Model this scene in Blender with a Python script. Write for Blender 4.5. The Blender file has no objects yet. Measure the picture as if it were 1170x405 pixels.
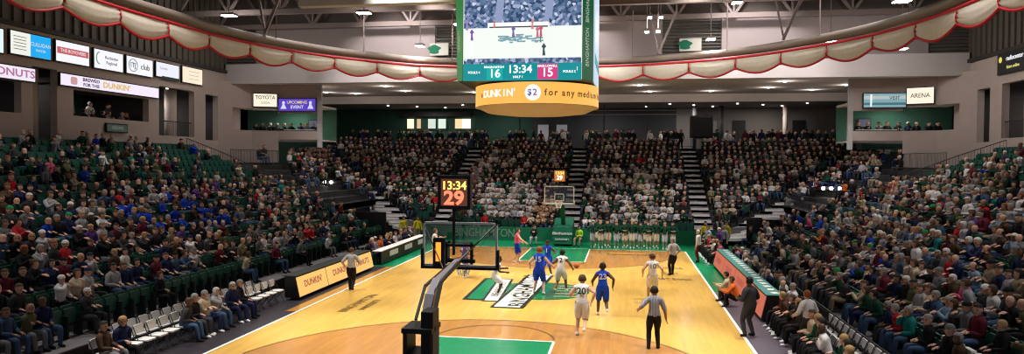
import bpy, math, random, bmesh
import numpy as np
from mathutils import Vector, Matrix
R = random.Random(7)
C = bpy.context.scene.collection
PI = math.pi

# ------------------------------------------------------------ camera, world, exposure
sc = bpy.context.scene
CAM = np.array([3.8436, -29.3984, 5.4232]); YAW, PIT, ROL, FPX = 0.157875, 0.021622, 0.0071662, 798.6
cd = bpy.data.cameras.new('camera'); cam = bpy.data.objects.new('camera', cd); C.objects.link(cam)
_f = np.array([-math.sin(YAW)*math.cos(PIT), math.cos(YAW)*math.cos(PIT), -math.sin(PIT)])
_r = np.array([math.cos(YAW), math.sin(YAW), 0.]); _u = np.cross(_r, _f)
_r2 = _r*math.cos(ROL)+_u*math.sin(ROL); _u2 = -_r*math.sin(ROL)+_u*math.cos(ROL)
M4 = Matrix.Identity(4)
for i in range(3):
    M4[i][0] = _r2[i]; M4[i][1] = _u2[i]; M4[i][2] = -_f[i]; M4[i][3] = CAM[i]
cam.matrix_world = M4
cd.sensor_width = 36; cd.lens = FPX/1170*36; cd.clip_end = 300; cd.clip_start = .05
sc.camera = cam
def px(P):
    d = np.asarray(P, float)-CAM; w = d@_f
    return 585+FPX*(d@_r2)/w, 202.5-FPX*(d@_u2)/w, w

sc.view_settings.view_transform = 'Standard'; sc.view_settings.look = 'None'
sc.view_settings.gamma = 1; sc.view_settings.use_curve_mapping = False
sc.view_settings.exposure = 0.08
sc.cycles.use_denoising = True; sc.cycles.filter_width = 1.1
sc.cycles.max_bounces = 5; sc.cycles.diffuse_bounces = 3; sc.cycles.glossy_bounces = 3
sc.cycles.transparent_max_bounces = 12; sc.cycles.sample_clamp_indirect = 4
W = bpy.data.worlds.new('World'); sc.world = W; W.use_nodes = True
W.node_tree.nodes['Background'].inputs[0].default_value = (.75, .72, .8, 1)
W.node_tree.nodes['Background'].inputs[1].default_value = .30  # soft ambient fill, let in through the near end left open

def lamp(name, loc, power, size=1.2, spot=None, target=None, col=(1, .95, .88), blend=.6):
    l = bpy.data.lights.new(name, 'SPOT' if spot else 'AREA'); l.energy = power; l.color = col
    if spot: l.spot_size = math.radians(spot); l.spot_blend = blend; l.shadow_soft_size = size/2
    else: l.shape = 'RECTANGLE'; l.size = size; l.size_y = size
    o = bpy.data.objects.new(name, l); C.objects.link(o); o.location = loc
    t = Vector(target if target else (loc[0], loc[1], 0))-Vector(loc)
    o.rotation_euler = t.to_track_quat('-Z', 'Y').to_euler()
    return o
# court lighting: banks of floodlights on the roof steel, aimed at the playing floor
for x in (-9, 9):
    for y in (-12, -4, 4, 11):
        lamp('court_floodlight', (x, y, 17.4), 10000, 1.0, 54, (x*.22, y*1.02, 0), blend=.35)
# dimmer house lights over the seating
for y in (-14, -3, 8):
    lamp('house_light', (-15, y, 17.3), 2900, 1.2, 88, (-15, y, 0), (1, .93, .88), .5)
    lamp('house_light', (15, y, 17.3), 2900, 1.2, 88, (15.5, y, 0), (1, .93, .88), .5)
for x in (-11, 0, 11):
    lamp('house_light', (x, 12.5, 17.3), 5000, 1.2, 76, (x*1.15, 25.5, 3), (1, .95, .93), .6)

# ------------------------------------------------------------ materials
MATS = {}
def mat(name, col, rough=.7, metal=0, emit=0, spec=.3, noise=0, nscale=8, ecol=None, coat=0):
    if name in MATS: return MATS[name]
    m = bpy.data.materials.new(name); m.use_nodes = True; nt = m.node_tree
    b = nt.nodes['Principled BSDF']; c = (*col, 1)
    b.inputs['Base Color'].default_value = c; b.inputs['Roughness'].default_value = rough
    b.inputs['Metallic'].default_value = metal; b.inputs['Specular IOR Level'].default_value = spec
    if coat: b.inputs['Coat Weight'].default_value = coat; b.inputs['Coat Roughness'].default_value = .12
    if emit:
        b.inputs['Emission Color'].default_value = (*(ecol or col), 1); b.inputs['Emission Strength'].default_value = emit
    if noise:
        tc = nt.nodes.new('ShaderNodeTexCoord'); n = nt.nodes.new('ShaderNodeTexNoise'); n.inputs['Scale'].default_value = nscale
        n.inputs['Detail'].default_value = 5
        mx = nt.nodes.new('ShaderNodeMix'); mx.data_type = 'RGBA'; mx.blend_type = 'MIX'
        mx.inputs[6].default_value = tuple(min(1, v*(1-noise)) for v in col)+(1,)
        mx.inputs[7].default_value = tuple(min(1, v*(1+noise)) for v in col)+(1,)
        nt.links.new(tc.outputs['Object'], n.inputs['Vector']); nt.links.new(n.outputs['Fac'], mx.inputs[0])
        nt.links.new(mx.outputs[2], b.inputs['Base Color'])
    MATS[name] = m; return m

def wood_mat(name, a, b2):
    m = bpy.data.materials.new(name); m.use_nodes = True; nt = m.node_tree; b = nt.nodes['Principled BSDF']
    tc = nt.nodes.new('ShaderNodeTexCoord'); mp = nt.nodes.new('ShaderNodeMapping'); mp.inputs['Rotation'].default_value = (0, 0, PI/2)
    br = nt.nodes.new('ShaderNodeTexBrick'); br.inputs['Scale'].default_value = 1; br.inputs['Brick Width'].default_value = 1.4
    br.inputs['Row Height'].default_value = .12; br.inputs['Mortar Size'].default_value = .002
    br.inputs['Color1'].default_value = (*a, 1); br.inputs['Color2'].default_value = (*b2, 1)
    br.inputs['Mortar'].default_value = (*[v*.75 for v in b2], 1)
    n = nt.nodes.new('ShaderNodeTexNoise'); n.inputs['Scale'].default_value = 1.2; n.inputs['Detail'].default_value = 4
    mp2 = nt.nodes.new('ShaderNodeMapping'); mp2.inputs['Scale'].default_value = (3, .4, 1)
    mx = nt.nodes.new('ShaderNodeMix'); mx.data_type = 'RGBA'; mx.blend_type = 'MULTIPLY'; mx.inputs[0].default_value = .35
    L = nt.links.new
    L(tc.outputs['Object'], mp.inputs[0]); L(mp.outputs[0], br.inputs[0]); L(tc.outputs['Object'], mp2.inputs[0]); L(mp2.outputs[0], n.inputs[0])
    L(br.outputs['Color'], mx.inputs[6]); L(n.outputs['Fac'], mx.inputs[7]); L(mx.outputs[2], b.inputs['Base Color'])
    b.inputs['Roughness'].default_value = .22; b.inputs['Specular IOR Level'].default_value = .35
    return m
M_WOOD = wood_mat('maple', (.78, .475, .105), (.71, .415, .088))
M_WOOD2 = wood_mat('stained_maple', (.54, .255, .06), (.47, .215, .05))
M_GREENP = mat('court_green', (.0, .20, .075), .25, spec=.4)
M_WHITEP = mat('court_white', (.85, .82, .75), .3)
M_DARKP = mat('court_dark_line', (.14, .08, .02), .35)
M_BLACKF = mat('black_floor', (.022, .018, .024), .45, noise=.3)
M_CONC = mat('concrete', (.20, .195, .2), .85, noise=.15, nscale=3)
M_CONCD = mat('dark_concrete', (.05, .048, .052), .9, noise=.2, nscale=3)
M_AISLE = mat('aisle_concrete', (.55, .53, .53), .85, noise=.15, nscale=4)
M_BLACK = mat('black', (.012, .012, .013), .55)
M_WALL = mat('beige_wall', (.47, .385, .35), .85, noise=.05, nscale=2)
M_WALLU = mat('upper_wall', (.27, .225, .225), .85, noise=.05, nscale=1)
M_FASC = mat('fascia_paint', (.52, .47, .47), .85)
M_SOFF = mat('soffit', (.78, .66, .61), .9)
M_RIB = mat('ribbed_metal', (.10, .088, .075), .6, noise=.2)
M_ROOF = mat('roof_deck', (.10, .078, .072), .8, noise=.2, nscale=1)
M_STEEL = mat('roof_steel', (.19, .15, .14), .6)
M_DUCT = mat('duct', (.20, .165, .14), .55)
M_GREENW = mat('green_wall', (.018, .058, .042), .8)
M_SEAT = mat('seat_green', (.008, .075, .052), .42, spec=.4)
M_SEATD = mat('seat_frame', (.012, .02, .018), .5)
M_CHROME = mat('steel_tube', (.35, .35, .36), .3, 1)
M_SILV = mat('silver_paint', (.30, .29, .33), .4, .4)
M_WHITE = mat('white_plastic', (.75, .74, .72), .5)
M_CURT = mat('curtain_mesh', (.60, .55, .47), .85, noise=.12, nscale=6)
M_RED = mat('red_webbing', (.50, .02, .03), .6)
M_RAIL = mat('rail_paint', (.035, .035, .037), .5)
M_GLASSD = mat('dark_glass', (.015, .018, .02), .1, spec=.6)
M_LAMP = mat('lamp_glow', (1, .97, .92), emit=30)
M_LAMPD = mat('lamp_glow_small', (1, .93, .85), emit=6)
def glass(name, a=.9, col=(1, 1, 1)):
    m = bpy.data.materials.new(name); m.use_nodes = True; nt = m.node_tree; nt.nodes.clear()
    o = nt.nodes.new('ShaderNodeOutputMaterial'); t = nt.nodes.new('ShaderNodeBsdfTransparent'); g = nt.nodes.new('ShaderNodeBsdfGlossy')
    t.inputs[0].default_value = (*[c*a for c in col], 1); g.inputs['Roughness'].default_value = .03
    x = nt.nodes.new('ShaderNodeMixShader'); x.inputs[0].default_value = .05
    nt.links.new(t.outputs[0], x.inputs[1]); nt.links.new(g.outputs[0], x.inputs[2]); nt.links.new(x.outputs[0], o.inputs[0])
    return m
M_GLASS = glass('clear_glass', .93)
def em(name, col, s=1.0):
    return mat(name, (.02, .02, .02), emit=s, rough=.5, ecol=col)

# ------------------------------------------------------------ mesh helpers
class MB:
    def __init__(s): s.v = []; s.f = []; s.mi = []; s.cur = 0
    def add(s, vs, fs):
        n = len(s.v); s.v += [tuple(v) for v in vs]; s.f += [tuple(i+n for i in f) for f in fs]; s.mi += [s.cur]*len(fs); return s
    def box(s, x0, x1, y0, y1, z0, z1):
        if x0 > x1: x0, x1 = x1, x0
        if y0 > y1: y0, y1 = y1, y0
        if z0 > z1: z0, z1 = z1, z0
        return s.add([(x0,y0,z0),(x1,y0,z0),(x1,y1,z0),(x0,y1,z0),(x0,y0,z1),(x1,y0,z1),(x1,y1,z1),(x0,y1,z1)],
                     [(0,3,2,1),(4,5,6,7),(0,1,5,4),(1,2,6,5),(2,3,7,6),(3,0,4,7)])
    def rbox(s, x0, x1, y0, y1, z0, z1, r, plane='xz'):
        # rounded rectangle prism
        a = {'xz': (0, 2, 1), 'yz': (1, 2, 0), 'xy': (0, 1, 2)}[plane]; lo = (x0, y0, z0); hi = (x1, y1, z1)
        pts = []
        for cx, cy, t0 in ((hi[a[0]]-r, hi[a[1]]-r, 0), (lo[a[0]]+r, hi[a[1]]-r, 1), (lo[a[0]]+r, lo[a[1]]+r, 2), (hi[a[0]]-r, lo[a[1]]+r, 3)):
            for k in range(4):
                t = (t0+k/3)*PI/2; pts.append((cx+r*math.cos(t), cy+r*math.sin(t)))
        vs = []
        for d in (lo[a[2]], hi[a[2]]):
            for p in pts:
                q = [0, 0, 0]; q[a[0]] = p[0]; q[a[1]] = p[1]; q[a[2]] = d; vs.append(q)
        n = len(pts)
        return s.add(vs, [tuple(range(n))[::-1], tuple(range(n, 2*n))]+[(i, (i+1) % n, n+(i+1) % n, n+i) for i in range(n)])
    def tube(s, pts, r, n=8, cap=True):
        P = [Vector(p) for p in pts]; vs = []; m = len(P)
        for i, p in enumerate(P):
            t = (P[min(i+1, m-1)]-P[max(i-1, 0)]).normalized()
            a = t.cross(Vector((0, 0, 1)));
            if a.length < 1e-3: a = Vector((1, 0, 0))
            a.normalize(); b = t.cross(a); rr = r[i] if isinstance(r, (list, tuple)) else r
            for k in range(n):
                th = 2*PI*k/n; vs.append(p+a*(rr*math.cos(th))+b*(rr*math.sin(th)))
        fs = [(i*n+k, i*n+(k+1) % n, (i+1)*n+(k+1) % n, (i+1)*n+k) for i in range(m-1) for k in range(n)]
        if cap: fs += [tuple(range(n))[::-1], tuple(range((m-1)*n, m*n))]
        return s.add(vs, fs)
    def beam(s, a, b, w):   # square bar
        a = Vector(a); b = Vector(b); t = (b-a).normalized(); u = t.cross(Vector((0, 0, 1)))
        if u.length < 1e-3: u = Vector((1, 0, 0))
        u.normalize(); v = t.cross(u); h = w/2
        vs = [p+u*i*h+v*j*h for p in (a, b) for i, j in ((-1, -1), (1, -1), (1, 1), (-1, 1))]
        return s.add(vs, [(0,1,2,3)[::-1], (4,5,6,7)]+[(i, (i+1) % 4, 4+(i+1) % 4, 4+i) for i in range(4)])
    def poly(s, pts): return s.add(pts, [tuple(range(len(pts)))])
    def prism(s, pts, z0, z1):
        n = len(pts); vs = [(p[0], p[1], z0) for p in pts]+[(p[0], p[1], z1) for p in pts]
        return s.add(vs, [tuple(range(n))[::-1], tuple(range(n, 2*n))]+[(i, (i+1) % n, n+(i+1) % n, n+i) for i in range(n)])
    def sphere(s, c, r, nu=12, nv=8, sz=1):
        vs = []; fs = []
        for j in range(nv+1):
            ph = PI*j/nv
            for i in range(nu):
                th = 2*PI*i/nu; vs.append((c[0]+r*math.sin(ph)*math.cos(th), c[1]+r*math.sin(ph)*math.sin(th), c[2]+r*sz*math.cos(ph)))
        for j in range(nv):
            for i in range(nu): fs.append((j*nu+i, (j+1)*nu+i, (j+1)*nu+(i+1) % nu, j*nu+(i+1) % nu))
        return s.add(vs, fs)
    def mesh(s, name, mats, smooth=False):
        me = bpy.data.meshes.new(name); me.from_pydata(s.v, [], s.f)
        for m in (mats if isinstance(mats, (list, tuple)) else [mats]): me.materials.append(m)
        if any(s.mi): me.polygons.foreach_set('material_index', s.mi)
        if smooth: me.polygons.foreach_set('use_smooth', [True]*len(s.f))
        me.update(); return me
    def build(s, name, mats, parent=None, smooth=False, loc=None, bevel=0):
        o = bpy.data.objects.new(name, s.mesh(name, mats, smooth)); C.objects.link(o)
        if parent: o.parent = parent
        if loc: o.location = loc
        if bevel:
            b = o.modifiers.new('b', 'BEVEL'); b.width = bevel; b.segments = 2; b.limit_method = 'ANGLE'
        return o
def tag(o, label, cat, group=None, kind=None):
    if label: o['label'] = label
    if cat: o['category'] = cat
    if group: o['group'] = group
    if kind: o['kind'] = kind
    return o
def struct(o): o['kind'] = 'structure'; return o
def empty(name, loc=(0, 0, 0), rz=0, label=None, cat=None, group=None):
    o = bpy.data.objects.new(name, None); C.objects.link(o); o.location = loc; o.rotation_euler = (0, 0, rz); o.empty_display_size = .1
    return tag(o, label, cat, group)
def copy_tree(o, parent=None):
    c = o.copy(); C.objects.link(c); c.parent = parent
    for ch in list(o.children): copy_tree(ch, c)
    return c
def text(name, body, size, m, parent, loc, rot, ext=.002, align='CENTER', sx=1.0, bold=0):
    cu = bpy.data.curves.new(name, 'FONT'); cu.body = body; cu.size = size; cu.extrude = ext; cu.align_x = align; cu.align_y = 'CENTER'
    cu.resolution_u = 3; cu.offset = bold*size
    cu.materials.append(m); o = bpy.data.objects.new(name, cu); C.objects.link(o)
    me = bpy.data.meshes.new_from_object(o); bpy.data.objects.remove(o); bpy.data.curves.remove(cu); me.name = name
    if sx != 1:
        for v in me.vertices: v.co.x *= sx
    o = bpy.data.objects.new(name, me); C.objects.link(o); o.parent = parent
    o.location = loc; o.rotation_euler = rot; return o
FACE_S = (PI/2, 0, 0)            # text facing -Y
def rot_face(deg): return (PI/2, 0, math.radians(deg))

# ------------------------------------------------------------ structure: floor and court
HL, HW = 14.325, 7.62
fl = struct(MB().poly([(-26, -34, 0), (26, -34, 0), (26, 46, 0), (-26, 46, 0)]).build('floor', M_BLACKF))
def part(name, mb, m, parent=None, **k): return struct(mb.build(name, m, parent or fl, **k))
part('maple_court', MB().box(-HW, HW, -HL-.1, HL, 0, .004), M_WOOD)
# stained areas inside the three point arcs
def arc_poly(sg, r=6.32, n=40, x=6.55):
    hy = sg*(HL-1.6); pts = [(-x, sg*HL)]
    a0 = math.acos(x/r) if x < r else 0
    yl = math.sqrt(max(r*r-x*x, 0))
    for i in range(n+1):
        t = PI-(a0)-(PI-2*a0)*i/n
        pts.append((r*math.cos(t), hy-sg*r*math.sin(t)))
    pts.append((x, sg*HL)); return pts
R3, X3 = 6.75, 6.6
for sg in (1, -1):
    pts = arc_poly(sg, R3, 48, X3)
    if sg > 0: pts2 = pts[::-1]
    else: pts2 = pts
    part('stained_floor', MB().poly([(p[0], p[1], .006) for p in pts2]), M_WOOD2)
    m = MB()
    for a, b in zip(pts[:-1], pts[1:]):
        d = Vector((b[0]-a[0], b[1]-a[1])); nn = Vector((-d.y, d.x)).normalized()*.03
        m.poly([(a[0]-nn.x, a[1]-nn.y, .010), (b[0]-nn.x, b[1]-nn.y, .010), (b[0]+nn.x, b[1]+nn.y, .010), (a[0]+nn.x, a[1]+nn.y, .010)])
    part('three_point_line', m, M_DARKP)
    # key
    y0, y1 = sorted((sg*HL, sg*(HL-5.79)))
    part('painted_key', MB().poly([(-1.83, y0, .012), (1.83, y0, .012), (1.83, y1, .012), (-1.83, y1, .012)]), M_GREENP)
    m = MB(); fy = sg*(HL-5.79)
    def ln(m, x0, x1, y0, y1, z=.016): m.poly([(min(x0,x1), min(y0,y1), z), (max(x0,x1), min(y0,y1), z), (max(x0,x1), max(y0,y1), z), (min(x0,x1), max(y0,y1), z)])
    for x in (-1.83, 1.83): ln(m, x-.04, x+.04, y0, y1)
    ln(m, -1.87, 1.87, fy-.04, fy+.04)
    part('key_lines', m, M_WHITEP)
    m = MB(); n = 28
    for i in range(n):
        t0, t1 = PI*i/n, PI*(i+1)/n
        q = lambda t, r: (r*math.cos(t), fy-sg*r*math.sin(t), .014)
        m.poly([q(t0, 1.80), q(t1, 1.80), q(t1, 1.86), q(t0, 1.86)])
    part('free_throw_arc', m, M_DARKP)
m = MB()
for x in (-HW, HW): ln(m, x-.05, x+.05, -HL-.1, HL)
ln(m, -HW, HW, HL-.05, HL+.02)
part('boundary_lines', m, M_WHITEP)
# green apron
m = MB(); ln(m, -12.0, 12.0, HL+.02, 18.0, .006); ln(m, -9.4, -HW-.05, 4.9, HL+.02, .006); ln(m, HW+.05, 9.6, .8, HL+.02, .006)
part('green_apron', m, M_GREENP)
m = MB(); ln(m, -8.1, -HW-.05, -6.0, 4.9, .006); part('reflection_apron', m, M_WOOD2)  # orange strip painted in for the lit table's reflection on the floor
m = MB(); ln(m, HW+.05, 9.9, -16, .8, .007); part('grey_runner', m, mat('runner', (.075, .06, .08), .5))
# centre logo
lg = empty('center_logo', (0, 0, 0)); lg.parent = fl; lg['kind'] = 'structure'
m = MB(); n = 40
m.poly([(.45+2.05*math.cos(2*PI*i/n), -.25+2.0*math.sin(2*PI*i/n), .012) for i in range(n)])
struct(m.build('logo_disc', mat('logo_green', (.005, .16, .055), .25), lg))
def slab(x0, y0, x1, y1, w, z, mt, nm='logo_band'):   # slanted band
    m = MB(); m.poly([(x0, y0, z), (x0+w, y0, z), (x1+w, y1, z), (x1, y1, z)]); struct(m.build(nm, mt, lg))
M_LB = mat('logo_black', (.012, .02, .015), .3)
slab(-2.35, -2.75, -2.45, 2.4, 1.0, .014, M_LB); slab(-2.2, -2.55, -2.3, 2.2, .65, .016, M_GREENP)
slab(-1.55, -2.9, -1.85, 2.3, .75, .018, M_LB); slab(-1.45, -2.75, -1.72, 2.15, .52, .020, M_WHITEP)
slab(-1.0, -4.0, -.62, 3.7, 1.25, .022, M_LB); slab(-.88, -3.85, -.5, 3.55, .98, .024, M_WHITEP)
t = text('logo_lettering', 'BINGHAMTON', .95, M_LB, lg, (-.2, -.15, .027), (0, 0, math.radians(93)), .001, sx=1.12, bold=.02); struct(t)
t = text('logo_lettering', 'BEARCATS', .42, M_LB, lg, (-1.3, -.3, .023), (0, 0, math.radians(93)), .001, sx=1.6, bold=.02); struct(t)
m = MB()
for k in range(9):
    y = -1.9+k*.42; w = math.sqrt(max(0.1, 4-(y+.25)**2))
    m.poly([(.75, y, .014), (.45+w*.9, y+.05, .014), (.45+w*.85, y+.2, .014), (.8, y+.16, .014)])
struct(m.build('logo_band', mat('logo_brown', (.10, .045, .03), .3), lg))
m = MB()
for k in range(5):
    y = -1.5+k*.6; m.poly([(1.1, y, .016), (2.1, y+.16, .016), (2.05, y+.28, .016), (1.15, y+.14, .016)])
struct(m.build('logo_stripe', mat('logo_light', (.35, .5, .35), .3), lg))
ft = mat('floor_letter_brown', (.09, .045, .01), .4)
for b, s_, x, y, rz in (('BINGHAMTON', .5, -6.05, -4.1, 90), ('UNIVERSITY', .36, -5.5, -4.4, 90)):
    struct(text('floor_lettering', b, s_, ft, fl, (x, y, .012), (0, 0, math.radians(rz)), .001, bold=.0))
for k, b in enumerate(('AMERICA', 'EAST', 'M&T BANK')):
    struct(text('floor_lettering', b, .75, ft, fl, (6.2, 7.3-k*1.75, .012), (0, 0, 0), .001, bold=.0, sx=.45))
struct(text('floor_lettering', 'BEARCATS', .55, mat('floor_letter_green', (.02, .12, .05), .4), fl, (4.2, 12.15, .012), (0, 0, 0), .001, bold=.02))
m = MB(); m.poly([(3.1, 12.5, .009), (5.2, 12.5, .009), (5.2, 12.95, .009), (3.1, 12.95, .009)]); part('floor_lettering', m, mat('logo_orange', (.7, .25, .03), .4))

# ------------------------------------------------------------ bowl
RS, RF = .335, .385; Z0 = .5; NR = 16
E = [0]+[1.5+.85*k for k in range(NR+1)]     # tread starts; tread k spans E[k]..E[k+1]
XS, YF, YEND = 10.2, 18.0, 13.0
def zs(k): return Z0+RS*k
def zf(k): return Z0+RF*k
for sg, nm in ((-1, 'floor_tread_stand'), (1, 'floor_tread_stand')):
    m = MB()
    for k in range(NR+1):
        a = XS+E[k]; b = XS+E[k+1] if k < NR else 25.0
        m.box(sg*a, sg*b, -26, YEND, zs(k)-.36 if k else 0, zs(k))
    m.cur = 1
    m.box(sg*XS, sg*(XS-.02), -26, YEND, 0, Z0-.03)
    m.box(sg*11, sg*25, YEND, YEND+.15, 0, zs(5)); 
    struct(m.build(nm, [M_CONC, M_BLACK]))
def mitre(a, b, z0, z1, m, k0=0):       # far tread with mitred ends plus corner returns
    xa, xb = XS+a, XS+b
    m.prism([(-xa, YF+a), (xa, YF+a), (xb, YF+b), (-xb, YF+b)], z0, z1)
m = MB()
for k in range(NR+1):
    b = E[k+1] if k < NR else E[k]+.85
    mitre(E[k], b, zf(k)-.4 if k else 0, zf(k), m)
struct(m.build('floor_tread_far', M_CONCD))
KC = 5
for sg in (-1, 1):
    m = MB()
    for k in range(KC, 13):
        a, b = E[k], E[k+1]
        p = [(sg*(XS+a), YEND+.15), (sg*(XS+a), YF+a), (sg*(XS+b), YF+b), (sg*(XS+b), YEND+.15)]
        if sg > 0: p = p[::-1]
        m.prism(p, zf(k)-.4, zf(k))
    m.box(sg*(XS+11.7), sg*(XS+11.85), YEND+.15, 20.1, 0, zf(12)+.1)
    # face wall over the tunnel and the tunnel's roof
    a = E[KC]; m.box(sg*(XS+a), sg*(XS+a+.15), YEND+.15, YF+a, 1.95, zf(KC)+.05)
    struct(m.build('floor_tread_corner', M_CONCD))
    m = MB(); m.prism([(sg*(XS-.2), YF+.05), (sg*(XS+E[KC]), YF+E[KC]), (sg*(XS+E[KC]+.1), YF+E[KC]-.05), (sg*(XS-.1), YF-.05)][::sg], 0, 1.1)
    struct(m.build('wall_tunnel', mat('tunnel_grey', (.12, .115, .12), .8)))
    m = MB(); m.box(sg*(XS+5.2), sg*(XS+5.3), YEND+.2, 22, 0, 2.0); struct(m.build('wall_tunnel_back', M_BLACK))
# diagonal aisle, straight aisles
def aisle_steps(pts, w, name='floor_aisle'):
    m = MB()
    for k in range(0, NR+1):
        for h in (0, 1):
            s0 = E[k]+h*(.42 if k else .75); s1 = (E[k]+(.42 if k else .75)) if h == 0 else (E[k+1] if k < NR else E[k]+.85)
            z = zf(k)+.02+h*.19 if (h and k < NR) else zf(k)+.02
            a = pts(s0); b = pts(s1)
            m.prism([(a[0]-w/2, a[1]), (a[0]+w/2, a[1]), (b[0]+w/2, b[1]), (b[0]-w/2, b[1])], z-.2, z)
    m.cur = 1
    for k in range(1, NR+1):
        for h in (0, 1):
            s0 = E[k]+h*.42; a = pts(s0); z = zf(k)+.02+h*.19+.003
            m.box(a[0]-w/2, a[0]+w/2, a[1]-.005, a[1]+.04, z-.03, z)
    return struct(m.build(name, [M_AISLE, M_BLACK]))
FA = (-9.2, .15, 9.3)
for x in FA: aisle_steps(lambda s, x=x: (x, YF+s), 1.25)
for sg in (-1, 1): aisle_steps(lambda s, sg=sg: (sg*(XS+s+.1), YF+s), 1.9)
# front wall of the far stand with big letters
m = MB(); m.box(-10.2, 10.2, 17.9, 18.0, 0, .95); struct(m.build('wall_front_far', mat('pad_green', (.005, .12, .06), .5)))
fw = bpy.data.objects['wall_front_far']
struct(text('wall_lettering', 'BINGHAMTON', .8, mat('letter_dim', (.16, .26, .2), .6), fw, (-5.6, 17.88, .5), FACE_S, .005, bold=.01, sx=.8))
struct(text('wall_lettering', 'BEARCATS', .7, mat('letter_pale', (.5,.5,.5)), fw, (5.0, 17.88, .5), FACE_S, .005, bold=.01))

# ------------------------------------------------------------ walls
def wall_grid(sg, X, t, ys, zs_, holes, name, mt):
    m = MB(); Y = sorted(set(ys+[h[0] for h in holes]+[h[1] for h in holes])); Z = sorted(set(zs_+[h[2] for h in holes]+[h[3] for h in holes]))
    for i in range(len(Y)-1):
        for j in range(len(Z)-1):
            yc, zc = (Y[i]+Y[i+1])/2, (Z[j]+Z[j+1])/2
            if any(h[0] < yc < h[1] and h[2] < zc < h[3] for h in holes): continue
            m.box(sg*X, sg*(X+t), Y[i], Y[i+1], Z[j], Z[j+1])
    return struct(m.build(name, mt))
holes = [(-9, .38, 7.62, 9.15), (1.05, 2.55, 5.0, 10.0), (3.64, 9.59, 7.72, 9.12), (10.55, 14.2, 6.95, 10.05), (15.5, 17.0, 6.8, 10.0)]
wl = wall_grid(-1, 25, .4, [-26, 20], [4.5, 11.95], holes, 'wall_left', M_WALL)
wr = wall_grid(1, 25, .4, [-26, 20], [4.5, 11.95], holes, 'wall_right', M_WALL)
for sg, nm in ((-1, 'wall_upper_left'), (1, 'wall_upper_right')):
    m = MB(); m.box(sg*25.05, sg*25.4, -26, 20, 11.95, 19.5)
    y = -25.5
    while y < 18: m.box(sg*24.93, sg*25.05, y, y+.09, 11.95, 19.5); y += .62
    m.cur = 1; m.box(sg*24.8, sg*25.3, -26, 18, 11.75, 11.97)
    struct(m.build(nm, [M_RIB, mat('dark_trim', (.045, .038, .036), .7)]))
    m = MB(); m.box(sg*25.0, sg*24.4, 1.3, 1.32, 5, 5.1)
    # rooms behind the openings
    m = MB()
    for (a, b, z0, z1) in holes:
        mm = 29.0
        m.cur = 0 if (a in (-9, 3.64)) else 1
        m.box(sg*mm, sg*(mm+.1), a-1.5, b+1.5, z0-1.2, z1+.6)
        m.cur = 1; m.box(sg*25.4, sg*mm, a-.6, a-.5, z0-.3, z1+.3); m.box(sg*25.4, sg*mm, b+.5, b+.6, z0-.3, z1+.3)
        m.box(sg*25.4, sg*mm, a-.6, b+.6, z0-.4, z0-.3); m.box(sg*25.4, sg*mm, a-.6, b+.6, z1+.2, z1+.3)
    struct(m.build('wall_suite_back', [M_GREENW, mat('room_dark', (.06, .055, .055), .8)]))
    for (y, w) in ((1.85, .55), (12.9, .75)):
        m = MB(); m.rbox(sg*25.6, sg*25.6+sg*w if sg > 0 else sg*25.6-w, y-.1, y+w-.1, 5.2, 10.0, .1, 'xy') if False else m.tube([(sg*26.0, y+.2, 5.2), (sg*26.0, y+.2, 10.05)], w/2, 16)
        struct(m.build('trim_pillar', M_WALL, smooth=True))
    for yy, pw in ((1.8, 30), (12.4, 60), (16.2, 25), (6.5, 14), (-3, 14)): lamp('bay_fill_light', (sg*27.2, yy, 9.75 if yy in (1.8, 12.4, 16.2) else 9.2), pw, .6)  # added fill lamps that keep the bays and rooms from going black
    # guard rails in the open bay
    g = empty('guard_railing', (0, 0, 0), 0, 'black guard railing across the open bay of the %s side wall' % ('advert-board' if sg < 0 else 'dark-sign'), 'railing')
    m = MB(); m.tube([(sg*25.2, 10.6, 7.9), (sg*25.2, 14.2, 7.9)], .03)
    m.build('rail', M_RAIL, g); m = MB()
    for i in range(18): m.tube([(sg*25.2, 10.7+i*.2, 6.95), (sg*25.2, 10.7+i*.2, 7.9)], .012, 5)
    m.build('baluster', M_RAIL, g)
    # recessed lights in bay ceiling
    for (y, z) in ((11.5, 10.3), (12.6, 10.3), (13.6, 10.3), (16.2, 10.2)):
        for dx in (1.2, 2.4):
            o = MB().tube([(sg*(25.4+dx), y, z-.12), (sg*(25.4+dx), y, z-.05)], .09, 10).build('recessed_light', M_LAMPD)
            tag(o, 'small round recessed downlight in the ceiling of the open bays', 'light', 'recessed lights of the bay ceilings')

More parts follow.
